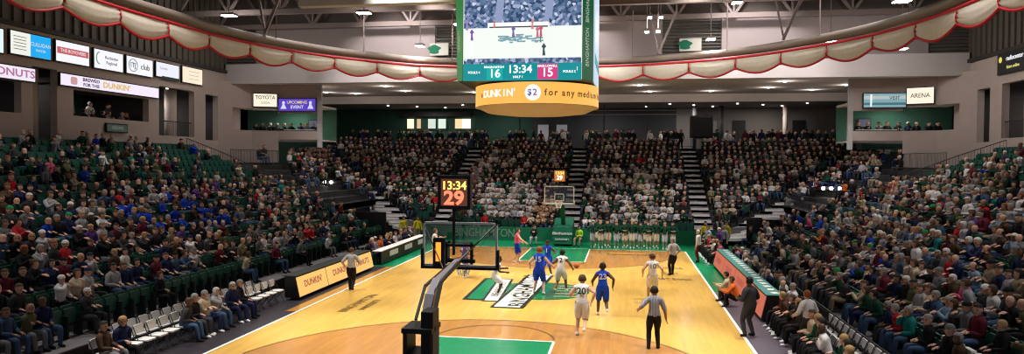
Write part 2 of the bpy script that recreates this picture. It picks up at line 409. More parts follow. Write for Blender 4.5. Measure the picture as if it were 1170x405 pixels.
# corner suites
for sg in (-1, 1):
    path = [(25.0, 17.0), (23.7, 19.4), (22.0, 20.2), (18.75, 20.35)]
    m = MB()
    def wseg(a, b, z0, z1, th=.3):
        d = Vector((b[0]-a[0], b[1]-a[1])); nn = Vector((-d.y, d.x)).normalized()*th
        if nn.y < 0: nn = -nn
        p = [(sg*a[0], a[1]), (sg*b[0], b[1]), (sg*(b[0]+nn.x), b[1]+nn.y), (sg*(a[0]+nn.x), a[1]+nn.y)]
        m.prism(p, z0, z1)
    mid = (24.45, 18.0)
    wseg(path[0], mid, .5, 11.2); wseg(mid, path[1], .5, 7.65); wseg(mid, path[1], 9.28, 11.2)
    wseg(path[1], path[2], .5, 7.65); wseg(path[1], path[2], 9.2, 11.2); wseg(path[2], path[3], 7.0, 7.65); wseg(path[2], path[3], 9.0, 11.2)
    m.cur = 1; wseg((18.95, 20.33), (18.65, 20.35), 6.4, 11.2)
    struct(m.build('wall_corner_suite', [M_WALL, mat('pier_white', (.45, .42, .42), .7)]))
    m = MB(); m.box(sg*18.8, sg*26.5, 23.5, 23.6, 6.9, 9.6); m.box(sg*26.4, sg*26.5, 18, 23.5, 6.9, 9.6)
    m.cur = 1; m.box(sg*18.8, sg*26, 20.5, 23.5, 6.9, 7.0); m.box(sg*18.8, sg*26, 20.6, 23.5, 9.45, 9.6)
    struct(m.build('wall_corner_suite_back', [mat('suite_green', (.05, .15, .105), .8), M_SOFF]))
    lamp('suite_ceiling_light', (sg*22, 21.8, 9.4), 70, .8)
    tv = empty('wall_television', (sg*(20.6), 23.3, 8.35), 0, 'black television on the green back wall of the corner suite by the %s' % ('purple screen' if sg < 0 else 'landscape screen'), 'television')
    MB().rbox(-.45, .45, -.04, .04, -.32, .32, .03).build('bezel', M_BLACK, tv); MB().box(-.4, .4, -.05, -.042, -.26, .26).build('display', em('tv_blue', (.12, .14, .2), .5), tv)
    ct = empty('suite_counter', (sg*20.6, 20.95, 7.0), 0, 'white-topped counter behind the ledge of the corner suite near the %s' % ('purple screen' if sg < 0 else 'landscape screen'), 'counter')
    MB().box(-1.2, 1.2, -.18, .18, 0, .72).build('cabinet', M_SEATD, ct); MB().box(-1.25, 1.25, -.22, .22, .72, .77).build('worktop', M_WHITE, ct)
# fascia / upper far wall, soffit, beam, concourse
m = MB(); m.box(-25.4, 25.4, 17.9, 18.3, 10.98, 12.4); struct(m.build('wall_fascia_far', M_FASC))
m = MB()
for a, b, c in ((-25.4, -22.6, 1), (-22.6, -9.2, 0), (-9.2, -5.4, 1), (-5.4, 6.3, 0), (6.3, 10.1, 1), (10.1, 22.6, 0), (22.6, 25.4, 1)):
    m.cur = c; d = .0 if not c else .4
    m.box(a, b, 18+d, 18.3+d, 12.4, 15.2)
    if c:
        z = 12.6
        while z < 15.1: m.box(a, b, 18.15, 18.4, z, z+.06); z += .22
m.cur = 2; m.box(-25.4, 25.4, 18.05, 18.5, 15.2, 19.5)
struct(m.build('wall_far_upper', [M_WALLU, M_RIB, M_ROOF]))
m = MB(); m.add([(-25.4, 18.02, 11.06), (25.4, 18.02, 11.06), (25.4, 34.8, 11.6), (-25.4, 34.8, 11.6), (-25.4, 18.02, 11.35), (25.4, 18.02, 11.35), (25.4, 34.8, 11.8), (-25.4, 34.8, 11.8)],
    [(0,1,2,3), (7,6,5,4), (0,4,5,1), (1,5,6,2), (2,6,7,3), (3,7,4,0)])
struct(m.build('ceiling_soffit', M_SOFF))
m = MB(); m.box(-27, 27, 34.8, 35.2, 10.9, 11.9); struct(m.build('trim_beam', mat('beam_paint', (.8, .7, .66), .9)))
m = MB(); m.box(-27, 27, 35.2, 42, 10.9, 11.0); struct(m.build('ceiling_concourse', mat('conc_ceiling', (.3, .26, .25), .9)))
ZT = zf(NR)
m = MB(); m.box(-26, 26, YF+E[NR]+.85, 42.2, ZT-.3, ZT); struct(m.build('floor_concourse', M_CONCD))
m = MB(); m.box(-27, -5.5, 42, 42.2, ZT, 10.95); m.cur = 1; m.box(-5.5, 9, 42, 42.2, ZT, 10.95); m.cur = 2; m.box(9, 27, 42, 42.2, ZT, 10.95)
struct(m.build('wall_concourse_back', [M_GREENW, mat('conc_dark', (.04, .04, .045), .8), mat('conc_beige', (.17, .15, .14), .85)]))
for x in (-26.5, 26.5):
    struct(MB().box(x-.1, x+.1, 20, 42.2, 5, 11).build('wall_concourse_end', M_GREENW))
for x in (10.5, 13.0, 18.8):
    struct(MB().tube([(x, 39.5, ZT), (x, 39.5, 10.9)], .22, 12).build('trim_pillar', M_WALL if x > 15 else M_RAIL, smooth=True))
for x in (-6, -3, 2, 6): struct(MB().box(x-.05, x+.05, 37, 37.1, ZT, 10.9).build('trim_post', M_RAIL))
m = MB(); m.box(-4, 10, 37.0, 37.08, 9.9, 9.98); m.box(-4, 10, 37.0, 37.08, 10.3, 10.36); struct(m.build('trim_rail', mat('grey_rail', (.2, .2, .2), .5)))
for x in (-16, -8, 2, 10, 17): lamp('concourse_light', (x, 38.5, 10.8), 170, .6)
# roof
struct(MB().box(-25.6, 25.6, -34, 18.5, 19.5, 19.7).build('ceiling', M_ROOF))
def truss(p0, p1, zb, zt, n, label):
    t = empty('roof_truss', (0, 0, 0), 0, label, 'roof truss', 'roof trusses')
    a, b = Vector(p0), Vector(p1); m = MB(); m.beam((a.x, a.y, zb), (b.x, b.y, zb), .32); m.build('bottom_chord', M_STEEL, t)
    m = MB(); m.beam((a.x, a.y, zt), (b.x, b.y, zt), .32); m.build('top_chord', M_STEEL, t); m = MB()
    for i in range(n):
        q0 = a.lerp(b, i/n); q1 = a.lerp(b, (i+.5)/n); q2 = a.lerp(b, (i+1)/n)
        m.beam((q0.x, q0.y, zb), (q1.x, q1.y, zt), .16); m.beam((q1.x, q1.y, zt), (q2.x, q2.y, zb), .16); m.beam((q0.x, q0.y, zb), (q0.x, q0.y, zt), .12)
    m.build('web_bars', M_STEEL, t)
for y, w in ((17.2, 'against the far upper wall'), (12.5, 'nearest in front of the far wall'), (7, 'above the far end of the court'), (0.5, 'above the video scoreboard')):
    truss((-25, y, 0), (25, y, 0), 14.9 if y > 10 else 15.2, 17.6, 14, 'dark steel truss running across the arena %s' % w)
for x, w in ((-17, 'over the advert-side seats'), (-6.5, 'over the screen side of the court'), (6, 'over the bench side of the court'), (16.5, 'over the bench-side seats')):
    truss((x, -15, 0), (x, 17.5, 0), 16.0, 18.4, 9, 'dark steel truss running lengthwise %s' % w)
# sway struts and hangers down to the ring
ring = [(-16.6, -16), (-16.9, -10), (-16.8, -5), (-16.8, -2.3), (-16.65, .2), (-16.5, 3), (-15.9, 5.8), (-14.95, 8.3), (-13.5, 10.75), (-11.75, 12.9), (-9.5, 14.9), (-6.5, 16.1), (-3, 16.75), (.5, 16.85), (4.1, 16.45), (6.8, 15.6), (9.3, 14.4), (11.5, 12.8), (13.3, 10.7), (14.9, 8.4), (16, 6), (16.7, 3.2), (17, .4), (17.1, -3), (17, -8), (16.8, -16)]
def smooth_path(P, step=.25):
    out = []; P = [np.array(p, float) for p in P]
    for i in range(len(P)-1):
        p0 = P[max(i-1, 0)]; p1 = P[i]; p2 = P[i+1]; p3 = P[min(i+2, len(P)-1)]; n = max(2, int(np.linalg.norm(p2-p1)/step))
        for k in range(n):
            t = k/n; out.append(.5*((2*p1)+(-p0+p2)*t+(2*p0-5*p1+4*p2-p3)*t*t+(-p0+3*p1-3*p2+p3)*t**3))
    out.append(P[-1]); return out
rp = smooth_path(ring, .22)
L = [0]
for a, b in zip(rp[:-1], rp[1:]): L.append(L[-1]+float(np.linalg.norm(b-a)))
def rat(s):
    i = int(np.searchsorted(L, s)); i = min(max(i, 1), len(L)-1); t = (s-L[i-1])/(L[i]-L[i-1]); return rp[i-1]*(1-t)+rp[i]*t
cur = empty('divider_curtain', (0, 0, 0), 0, 'rolled-up white mesh divider curtain with red edging, swagged in a ring around the arena', 'curtain')
PITCH = 2.95; off = 0.9; npan = int((L[-1]-off)/PITCH)
ZTOP = 11.66
for i in range(npan):
    s0, s1 = off+i*PITCH, off+(i+1)*PITCH; nu, nv = 14, 7; sag = .34+.08*R.random()
    m = MB(); vs = []; bot = []
    for a in range(nu+1):
        u = a/nu; p = rat(s0+(s1-s0)*u); q = rat(s0+(s1-s0)*u+.05); d = q-p; d /= np.linalg.norm(d)+1e-9; nn = np.array([d[1], -d[0]])
        if nn@(-p) < 0: nn = -nn
        for b in range(nv+1):
            v = b/nv; h = (.60+sag*math.sin(PI*u))*v
            bulge = .10*math.sin(PI*v*.95)*(.5+.5*math.sin(PI*u))+.03*math.sin(v*19+u*2)
            vs.append((p[0]+nn[0]*bulge, p[1]+nn[1]*bulge, ZTOP-h))
        bot.append((p[0]+nn[0]*.03, p[1]+nn[1]*.03, ZTOP-.60-sag*math.sin(PI*u)))
    m.add(vs, [(a*(nv+1)+b, (a+1)*(nv+1)+b, (a+1)*(nv+1)+b+1, a*(nv+1)+b+1) for a in range(nu) for b in range(nv)])
    o = m.build('mesh_swag', M_CURT, cur, smooth=True); sdm = o.modifiers.new('t', 'SOLIDIFY'); sdm.thickness = .02
    MB().tube(bot, .06, 6).build('red_hem', M_RED, o)
    p = rat(s0); MB().tube([(p[0], p[1], ZTOP+.1), (p[0]*.995, p[1]*.99, ZTOP-.35), (p[0], p[1], ZTOP-.7)], .045, 6).build('red_strap', M_RED, cur)
MB().tube([(p[0], p[1], ZTOP+.03) for p in rp[::2]], .085, 6).build('red_header', M_RED, cur)
o = MB().tube([(p[0]*1.005, p[1]*1.01+.1, ZTOP+.42) for p in rp[::2]], .24, 10).build('ring_duct', M_DUCT, smooth=True)
tag(o, 'round tan duct curving above the divider curtain', 'duct')
hg = empty('duct_hangers', (0, 0, 0)); hg.parent = o
for i in range(0, len(rp), 26):
    p = rp[i]
    if p[1] > -12: MB().tube([(p[0], p[1], ZTOP+.5), (p[0], p[1], 15.2)], .035, 6).build('hanger_rod', M_STEEL, o)
bpy.data.objects.remove(hg)
for i in (60, 100, 190, 215, 250):
    p = rp[min(i, len(rp)-1)]
    if p[1] > 0:
        o = MB().beam((p[0], p[1]+.1, ZTOP+.7), (p[0]+1.1, p[1]+.2, 15.0), .14).beam((p[0]+.05, p[1]+.1, ZTOP+.7), (p[0]-.5, p[1]+.2, 15.0), .1).build('steel_brace', M_STEEL)
        tag(o, 'V-shaped dark steel brace reaching from the roof truss to the ring duct', 'brace', 'steel braces')

# ------------------------------------------------------------ ceiling lamps in view
def fixture(x, y, z, n, ztop, lab, yaw=0):
    f = empty('ceiling_lamp', (x, y, z), yaw, lab, 'lamp', 'high bay lamps')
    MB().tube([(0, 0, .15), (0, 0, ztop-z)], .025, 6).build('hanging_rod', M_STEEL, f)
    m = MB(); w = .28
    for i in range(n): m.box(-n*w/2+i*w+.01, -n*w/2+(i+1)*w-.01, -.3, .3, .0, .14)
    m.build('housing', M_STEEL, f); m = MB()
    for i in range(n): m.box(-n*w/2+i*w+.03, -n*w/2+(i+1)*w-.03, -.27, .27, -.03, .0)
    m.build('tubes', M_LAMP, f)
    l = bpy.data.lights.new('lamp_light', 'POINT'); l.energy = 70*n; l.shadow_soft_size = .25; l.color = (1, .95, .9); lo = bpy.data.objects.new('lamp_light', l); C.objects.link(lo); lo.location = (x, y, z-.32)
LP = [(-20.5, 11, 14.41, 3, 'over the last of the advert boards'), (-11.7, 11, 14.34, 3, 'below the white rigging box'), (-9.26, 14.6, 12.9, 2, 'just over the curtain left of the scoreboard'),
      (-6.8, 14.9, 14.3, 2, 'beside the upper corner of the scoreboard'), (5.3, 13, 14.05, 1, 'upper one of the stacked pairs beside the scoreboard'), (5.95, 13, 14.05, 1, 'upper one of the stacked pairs beside the scoreboard'),
      (5.15, 13.2, 13.25, 1, 'lower one of the stacked pairs beside the scoreboard'), (5.8, 13.2, 13.25, 1, 'lower one of the stacked pairs beside the scoreboard'),
      (9, 14.5, 12.95, 2, 'in front of the small flag with the green emblem'), (9.96, 11, 14.35, 2, 'at the top edge above the green emblem flag'), (18.1, 10, 13.95, 3, 'at the top edge on the bench side'),
      (15.99, 15, 12.79, 2, 'just over the curtain on the bench side'), (19.6, 14, 12.1, 2, 'below the curtain on the bench side'), (-19.4, 14, 12.8, 1, 'over the curtain by the advert boards'), (19.2, 6, 13.9, 2, 'outside the curtain above the dark sign')]
for x, y, z, n, w in LP: fixture(x, y, z, n, 15.2, 'bright white ceiling lamp %s' % w)
for x, y in ((-20.3, 22.4), (-21.9, 28.6), (-19.9, 30.4), (-14.35, 22.4), (-14.4, 27.7), (14.9, 21.8), (14.9, 27.6), (18.9, 30.6), (20.1, 25.6), (-9, 30), (11, 31), (-5, 24), (0, 26), (5, 24), (0, 32), (6, 31)):
    z = 11.05+(y-18)/16.8*.55
    o = MB().tube([(x, y, z-.05), (x, y, z+.03)], .13, 14).build('recessed_light', mat('downlight_glow', (1, .93, .85), emit=5))
    tag(o, 'round downlight glowing in the long soffit over the far stand', 'light', 'soffit downlights')
    l = bpy.data.lights.new('soffit_spill_light', 'POINT'); l.energy = 42; l.shadow_soft_size = .08; l.color = (1, .93, .86); lo = bpy.data.objects.new('soffit_spill_light', l); C.objects.link(lo); lo.location = (x, y, z-.3)  # point light added below each lens to brighten the soffit itself
for i, x in enumerate([-19, -16.5, -14, -11.5, -8.5, 6, 8, 10.3, 12.2, 14, 16.5, 18.5, 20]):
    o = MB().tube([(x, 36.5+(i % 3)*1.5, 10.82), (x, 36.5+(i % 3)*1.5, 10.9)], .10, 10).build('recessed_light', mat('downlight_glow', (1, .93, .85), emit=5))
    tag(o, 'small downlight in the dark concourse ceiling at the back', 'light', 'concourse downlights')
o = MB().box(-13.0, -4.6, 5.0, 5.5, 13.45, 14.3).build('rigging_box', mat('box_white', (.55, .53, .52), .7), bevel=.03)
tag(o, 'long white box hanging under the roof beside the video scoreboard', 'projection screen housing')
for x0, x1, w in ((7.4, 8.8, 'bench side'), (-9.5, -8.2, 'advert side')):
    fg = empty('wall_flag', ((x0+x1)/2, 17.85, 13.2), 0, 'small white flag with green emblem on the far upper wall, scoreboard\'s %s' % w, 'flag')
    MB().box(-(x1-x0)/2, (x1-x0)/2, -.02, .02, -.42, .42).build('cloth', mat('flag_cloth', (.42, .40, .36), .8), fg)
    m = MB(); m.add([(-.35+.42*math.cos(t)*(1+.25*math.sin(5*t)), -.03, .32*math.sin(t)) for t in [2*PI*i/24 for i in range(24)]], [tuple(range(24))])
    m.build('emblem', mat('emblem_green', (.0, .10, .05), .7), fg)
dr = empty('draped_platform', (10.5, 33.2, zf(NR)), 0, 'camera platform covered in black cloth at the top of the far stand', 'platform')
m = MB(); m.box(-.95, .95, -.4, .5, .9, 2.9); o = m.build('black_cloth', M_BLACK, dr, bevel=.15)
m = MB()
for x in (-.8, .8):
    for y in (-.3, .4): m.box(x-.04, x+.04, y-.04, y+.04, 0, .95)
m.build('support_frame', M_CHROME, dr)
for x, w in ((-4.3, 'first'), (-2.4, 'second')):
    d = empty('door_%d' % (1 if x < -4 else 2), (x, 41.95, ZT)); d['kind'] = 'structure'
    struct(MB().box(-.55, .55, -.06, 0, 0, 2.6).build('door_leaf', mat('door_grey', (.42, .42, .47), .6, emit=.12), d)); struct(MB().box(.4, .46, -.12, -.06, 1, 1.15).build('door_handle', M_CHROME, d))  # leaves given a faint glow of their own
for i, x in enumerate((12.3, 15.0, 20.6)):
    d = empty('door_%d' % (3+i), (x, 41.95, ZT)); d['kind'] = 'structure'
    struct(MB().box(-.6, .6, -.06, 0, 0, 3.0).build('door_leaf', mat('door_pale', (.30, .28, .27), .6) if i == 0 else M_BLACK, d)); struct(MB().box(.45, .5, -.12, -.06, 1, 1.15).build('door_handle', M_CHROME, d))  # first leaf paler, the other two black
cs = empty('concession_stand', (-15.4, 41.6, ZT), 0, 'concession stand with lit menu boards on the concourse behind the far stand', 'concession stand')
MB().box(-3.6, 3.6, -.3, .2, 0, 1.1).build('counter', M_RAIL, cs); MB().box(-3.7, 3.7, -.3, .3, 3.45, 3.9).build('canopy', M_BLACK, cs)
for x, w, c, s in ((-2.9, .35, (1, .75, .45), 1.6), (-2.0, .2, (1, .7, .4), .7), (-.6, .4, (.8, .9, .8), .8), (.5, .4, (.8, .9, .8), .9), (2.3, .4, (1, .7, .4), 1.0), (3.1, .45, (1, .8, .55), 1.8)):
    MB().box(x-w, x+w, -.02, .05, 2.2, 3.2).build('menu_board', em('menu_%d' % int(x*10+50), c, s), cs)

# ------------------------------------------------------------ advert boards, LED ribbons
def board(name, lab, y0, y1, z0, z1, sg=-1, col=(.9, .9, .95), s=.98):
    """lit panel on a side wall; local x runs along the readable direction"""
    b = empty(name, (sg*24.97, (y0+y1)/2, (z0+z1)/2), math.radians(-90*sg)*-1 if False else (math.radians(90) if sg < 0 else math.radians(-90)), lab, 'advertising board', 'lit adverts')
    w = (y1-y0)/2; h = (z1-z0)/2
    MB().box(-w-.06, w+.06, -.12, .0, -h-.06, h+.06).build('frame', M_BLACK, b)
    MB().box(-w, w, -.135, -.12, -h, h).build('lit_face', em('face_'+name+str(round(y0)), col, s), b)
    return b, w, h
def btext(b, s, size, col, x=0, z=0, e=.3, sx=1.0, y=-.14, bold=.01):
    return text('lettering', s, size, mat('ink_%.2f_%.2f_%.2f_%.1f' % (*col, e), (.02, .02, .02), emit=e/.6, ecol=tuple(c*min(1,.6) for c in col), rough=.6), b, (x, y, z), FACE_S, .002, sx=sx, bold=bold)
b, w, h = board('advert_board', 'pale blue lit advert board, first at the frame edge', -3.2, -.75, 10.35, 11.45, col=(.75, .9, .95))
b, w, h = board('advert_board', 'lit advert board, half cream with fine print, half bright blue', -.35, 1.98, 10.42, 11.5, col=(.85, .85, .78))
MB().box(-.05, w, -.14, -.134, -h, h).build('blue_panel', em('ad_blue', (.0, .38, .85), 1.0), b)
btext(b, 'CULLIGAN', .26, (.8, .9, 1), .55, .08, .7); btext(b, 'WATER', .18, (.8, .9, 1), .55, -.2, .7)
for k in range(5): MB().box(-w+.15, -.3, -.14, -.135, .3-k*.15, .33-k*.15).build('print_line', mat('print_grey', (.45, .45, .45)), b)
b, w, h = board('advert_board', 'white lit advert board with a red lettered bar', 2.34, 4.55, 10.45, 11.5)
MB().box(-w+.05, w-.05, -.14, -.134, -.12, .22).build('red_bar', em('ad_red', (.65, .12, .14), .8), b); btext(b, 'THE ROYOVERS', .24, (1, .9, .9), 0, .05, .8, y=-.145)
b, w, h = board('advert_board', 'white lit advert board with green crescent and grey two-line name', 4.95, 7.15, 10.45, 11.48)
m = MB(); m.tube([(-.75+.22*math.cos(t), -.14, .05+.32*math.sin(t)) for t in [PI*.5+PI*i/10 for i in range(11)]], .035, 6); m.build('crescent', em('ad_grn', (.3, .65, .4), .5), b)
btext(b, 'Rochester', .25, (.25, .25, .42), .2, .14, .2); btext(b, 'Regional', .25, (.25, .25, .42), .2, -.14, .2)
b, w, h = board('advert_board', 'white lit advert board reading club beside round monogram', 7.48, 9.74, 10.48, 11.48)
btext(b, 'club', .48, (.2, .27, .33), .45, 0, .2); btext(b, 'ITJ', .42, (.05, .15, .18), -.6, 0, .1)
m = MB(); m.tube([(-.6+.36*math.cos(t), -.14, .36*math.sin(t)) for t in [2*PI*i/20 for i in range(21)]], .02, 5); m.build('monogram_ring', mat('ink_dark', (.08, .2, .22)), b)
b, w, h = board('advert_board', 'pale lit advert board with a dark picture strip along its foot', 10.1, 12.32, 10.62, 11.5, col=(.82, .84, .95))
btext(b, 'Lourdes', .22, (.6, .6, .8), -.4, .1, .5); MB().box(-.6, w, -.14, -.134, -h-.14, -h+.06).build('picture_strip', mat('strip_dark', (.04, .06, .05)), b)
b, w, h = board('advert_board', 'cream lit advert board, last of the row by the corner', 12.72, 14.88, 10.55, 11.58, col=(.95, .82, .62))
for k in range(3): MB().box(-.4, .7, -.14, -.135, .25-k*.25, .28-k*.25).build('print_line', em('ad_faint', (.8, .6, .45), .6), b)
b, w, h = board('ribbon_display', 'white and pink lit ribbon reading DONUTS, cut by the frame edge', -6.5, 1.02, 9.2, 9.82, col=(.85, .78, .88))
btext(b, 'DONUTS', .5, (.85, .3, .6), w-1.35, 0, .5, sx=1.3, bold=.02)
b, w, h = board('ribbon_display', 'long white lit ribbon reading BREWED FOR THIS DUNKIN under the advert boards', 2.62, 10.3, 9.25, 9.84, col=(.88, .80, .95))
btext(b, 'BREWED', .24, (.2, .05, .3), -1.75, .13, .15, sx=1.3, bold=.03); btext(b, 'FOR THIS', .24, (.2, .05, .3), -1.75, -.14, .15, sx=1.15, bold=.03)
btext(b, "DUNKIN'", .44, (.95, .65, .15), .2, 0, .7, sx=1.2, bold=.03)
m = MB(); m.cur = 0; m.rbox(-3.2, -2.75, -.145, -.138, -.2, .2, .12); m.build('coffee_cup', em('ad_cup', (.9, .5, .5), .6), b)
b, w, h = board('dark_sign', 'black sign with yellow disc and white and yellow lettering above the open bay', 11.4, 14.4, 10.6, 11.75, sg=1, col=(.012, .012, .014), s=.02)
btext(b, 'radiocenter', .36, (.9, .9, .95), .25, .2, 1.0, bold=.02); btext(b, 'listen online', .26, (.85, .8, .25), .1, -.28, 1.0)
m = MB(); m.add([(-w+.3+.17*math.cos(t), -.14, .2+.17*math.sin(t)) for t in [2*PI*i/16 for i in range(16)]], [tuple(range(16))]); m.build('yellow_disc', em('disc_y', (.8, .65, .1), 1), b)
b, w, h = board('suite_sign', 'small green plate with pale writing under the suite window', 5.9, 7.5, 7.0, 7.4, col=(.12, .2, .15), s=.2); btext(b, 'VISIONS', .26, (.6, .7, .6), 0, 0, .2)
def csign(name, lab, p0, p1, z0, z1, col, s):
    a = Vector((p0[0], p0[1], 0)); c = Vector((p1[0], p1[1], 0)); d = c-a
    b = empty(name, ((p0[0]+p1[0])/2, (p0[1]+p1[1])/2, (z0+z1)/2), math.atan2(d.y, d.x), lab, 'sign')
    w = d.length/2; h = (z1-z0)/2
    MB().box(-w-.05, w+.05, -.1, .0, -h-.05, h+.05).build('frame', M_BLACK, b)
    MB().box(-w, w, -.115, -.1, -h, h).build('lit_face', em('csf_'+lab[:12], col, s), b); return b, w, h
b, w, h = csign('corner_sign', 'cream lit sign with two dark lines of lettering on the curved corner wall', (-23.55, 19.35), (-22.05, 20.05), 9.45, 10.4, (.95, .86, .7), 1.0)
btext(b, 'TOYOTA', .38, (.2, .16, .12), 0, .2, .1, sx=.9, y=-.12); btext(b, 'SCION', .2, (.6, .5, .4), 0, -.2, .3, y=-.12)
b, w, h = csign('corner_display', 'purple lit screen with yellow lettering and two white figures', (-21.85, 20.05), (-19.0, 20.2), 9.15, 10.05, (.10, .05, .55), .9)
btext(b, 'UPCOMING', .3, (.9, .75, .15), 0, .18, .9, y=-.12); btext(b, 'EVENT', .34, (.9, .9, 1), 0, -.18, .9, y=-.12)
for x in (-1.05, 1.05):
    m = MB(); m.add([(x-.24, -.12, -.3), (x+.24, -.12, -.3), (x+.08, -.12, .02), (x+.12, -.12, .2), (x, -.12, .3), (x-.12, -.12, .2), (x-.08, -.12, .02)], [tuple(range(7))]); m.build('white_figure', em('ad_wh', (.8, .8, .95), .8), b)
b, w, h = csign('corner_display', 'screen showing a pale blue landscape with a white tower on the curved corner wall', (19.5, 20.1), (22.05, 20.0), 9.2, 10.1, (.25, .45, .5), .8)
MB().box(-w, w, -.12, -.116, .08, .3).build('sky_band', em('ad_sky', (.55, .62, .6), .8), b); MB().box(-w, w, -.12, -.116, -.3, -.15).build('shore_band', em('ad_shore', (.08, .25, .3), .6), b)
MB().box(-w+.4, -w+.5, -.124, -.12, -.4, .4).build('white_tower', em('ad_tower', (1, 1, .95), 1), b); btext(b, 'VISIT', .3, (.1, .25, .3), .6, .15, .1, y=-.125)
b, w, h = csign('corner_sign', 'cream lit sign with tan capitals beside the landscape screen', (22.15, 20.0), (23.5, 19.3), 9.4, 10.42, (.95, .84, .62), 1.0)
btext(b, 'ARENA', .4, (.45, .3, .15), 0, 0, .3, y=-.12, sx=.85)

# ------------------------------------------------------------ scoreboard
sb = empty('video_scoreboard', (0, 0, 0), 0, 'hanging video scoreboard reading 13:34 and 16 to 15 over an orange ring', 'scoreboard')
Z1s, Z2s = 8.62, 13.2
fx0, fx1 = -2.42, 2.2; fy = -2.36
bx = MB().prism([(fx0, -2.27), (fx1, -2.27), (fx1+.38, -1.76), (2.6, 2.4), (-2.75, 2.4), (fx0-.31, -1.96)], Z1s, Z2s).build('cabinet', M_BLACK, sb)
fb = MB().box(fx0-.03, fx1+.03, fy+.02, fy+.08, Z1s+.02, Z2s).build('front_display', em('led_white', (.80, .84, .80), 1.1), sb)
# crowd picture (upper half)
def crowd_led(name):
    m = bpy.data.materials.new(name); m.use_nodes = True; nt = m.node_tree; b = nt.nodes['Principled BSDF']; tc = nt.nodes.new('ShaderNodeTexCoord')
    v = nt.nodes.new('ShaderNodeTexVoronoi'); v.inputs['Scale'].default_value = 9; r = nt.nodes.new('ShaderNodeValToRGB')
    n = nt.nodes.new('ShaderNodeTexWhiteNoise'); nt.links.new(tc.outputs['Object'], v.inputs['Vector'])
    nt.links.new(v.outputs['Color'], r.inputs[0]); e = r.color_ramp.elements
    e[0].color = (.03, .07, .15, 1); e[1].color = (.7, .75, .9, 1); e[0].position = .25; e[1].position = .9
    x = e.new(.55); x.color = (.12, .2, .36, 1); x = e.new(.72); x.color = (.25, .3, .5, 1)
    nt.links.new(r.outputs[0], b.inputs['Emission Color']); b.inputs['Emission Strength'].default_value = .9; b.inputs['Base Color'].default_value = (0, 0, 0, 1); nt.nodes.remove(n)
    return m
M_CLED = crowd_led('led_crowd')
zz = lambda p: Z1s+(92-p)/29.3          # rows of the picture, from the measured face
MB().box(fx0, fx1, fy, fy+.015, zz(26), Z2s).build('picture_crowd', M_CLED, fb)
for a, b_ in ((-1.2, -.95), (.75, .98)):
    m = MB(); m.add([(a, fy-.004, zz(26)), (a+.3, fy-.004, zz(26)), (b_+.28, fy-.004, Z2s), (b_, fy-.004, Z2s)], [(0, 1, 2, 3)]); m.build('picture_aisle', em('led_aisle', (.35, .42, .65), .8), fb)
MB().box(fx0, fx0+.95, fy-.006, fy, zz(32), zz(22)).build('picture_bench', M_CLED, fb); MB().box(fx1-1.25, fx1, fy-.006, fy, zz(31), zz(22)).build('picture_bench', M_CLED, fb)
MB().box(-1.4, .9, fy-.008, fy-.002, zz(30.5), zz(26)).build('picture_table', em('led_bright', (.95, .93, .9), 1.1), fb)
MB().box(-1.4, .9, fy-.01, fy-.004, zz(32), zz(30.5)).build('picture_shadow', em('led_dark', (.12, .12, .15), .5), fb)
m = MB()
for k in range(26):
    x = -1.0+1.65*R.random(); z = zz(40+9*R.random()); w = .05+.16*R.random(); m.box(x-w, x+w, fy-.004, fy, z-.03, z+.03)
m.build('picture_logo', em('led_teal', (.25, .45, .5), .8), fb)
for x, p, c, s in ((-2.1, 40, (.25, .1, .5), 1), (-.45, 37, (.2, .15, .45), 1), (.5, 38, (.75, .2, .3), 1), (.63, 37, (.75, .1, .2), 1), (.75, 58, (.06, .12, .12), 1.1), (.62, 46, (.1, .3, .2), .6), (-2.3, 28, (.4, .3, .6), 1), (-1.2, 28, (.7, .2, .2), .7), (.3, 29, (.8, .3, .3), .9)):
    m = MB(); z = zz(p); m.add([(x-.05*s, fy-.012, z-.2*s), (x+.06*s, fy-.012, z-.2*s), (x+.03*s, fy-.012, z+.05), (x+.09*s, fy-.012, z+.12*s), (x, fy-.012, z+.24*s), (x-.08*s, fy-.012, z+.12*s), (x-.03*s, fy-.012, z+.05)], [tuple(range(7))])
    m.build('picture_player', em('led_p%.1f%d' % (x, p), c, .8), fb)
MB().box(fx0, fx1, fy-.006, fy, zz(75), zz(67)).build('picture_crowd', M_CLED, fb)
MB().box(fx0-.02, fx1+.02, fy-.02, fy, zz(92.5), zz(73)).build('score_strip', em('led_strip', (.0, .30, .33), .9), fb)
MB().box(.52, 1.3, fy-.03, fy-.02, zz(91.5), zz(74)).build('visitor_score_panel', em('led_pink', (.72, .05, .22), .95), fb)
MB().box(-1.5, -.85, fy-.03, fy-.02, zz(91.5), zz(76)).build('home_score_panel', em('led_homeg', (.0, .45, .42), .9), fb)
wt = em('led_letters', (1, 1, 1), 1.3)
def st(s, x, p, size, bold=.02, sx=1): return text('score_digits', s, size, wt, fb, (x, fy-.034, zz(p)), FACE_S, .002, bold=bold, sx=sx)
st('16', -1.17, 84.5, .46); st('13:34', -.18, 80, .42, .02, 1.05); st('15', .9, 84, .46); st('HALF 1', -.25, 88.5, .13); st('BINGHAMTON', -1.2, 77, .12); st('MASS LOWELL', .9, 76.5, .12)
st('FOULS 4', -2.0, 83, .13); st('FOULS 2', 1.75, 83, .13); st('1', 2.05, 80, .2)
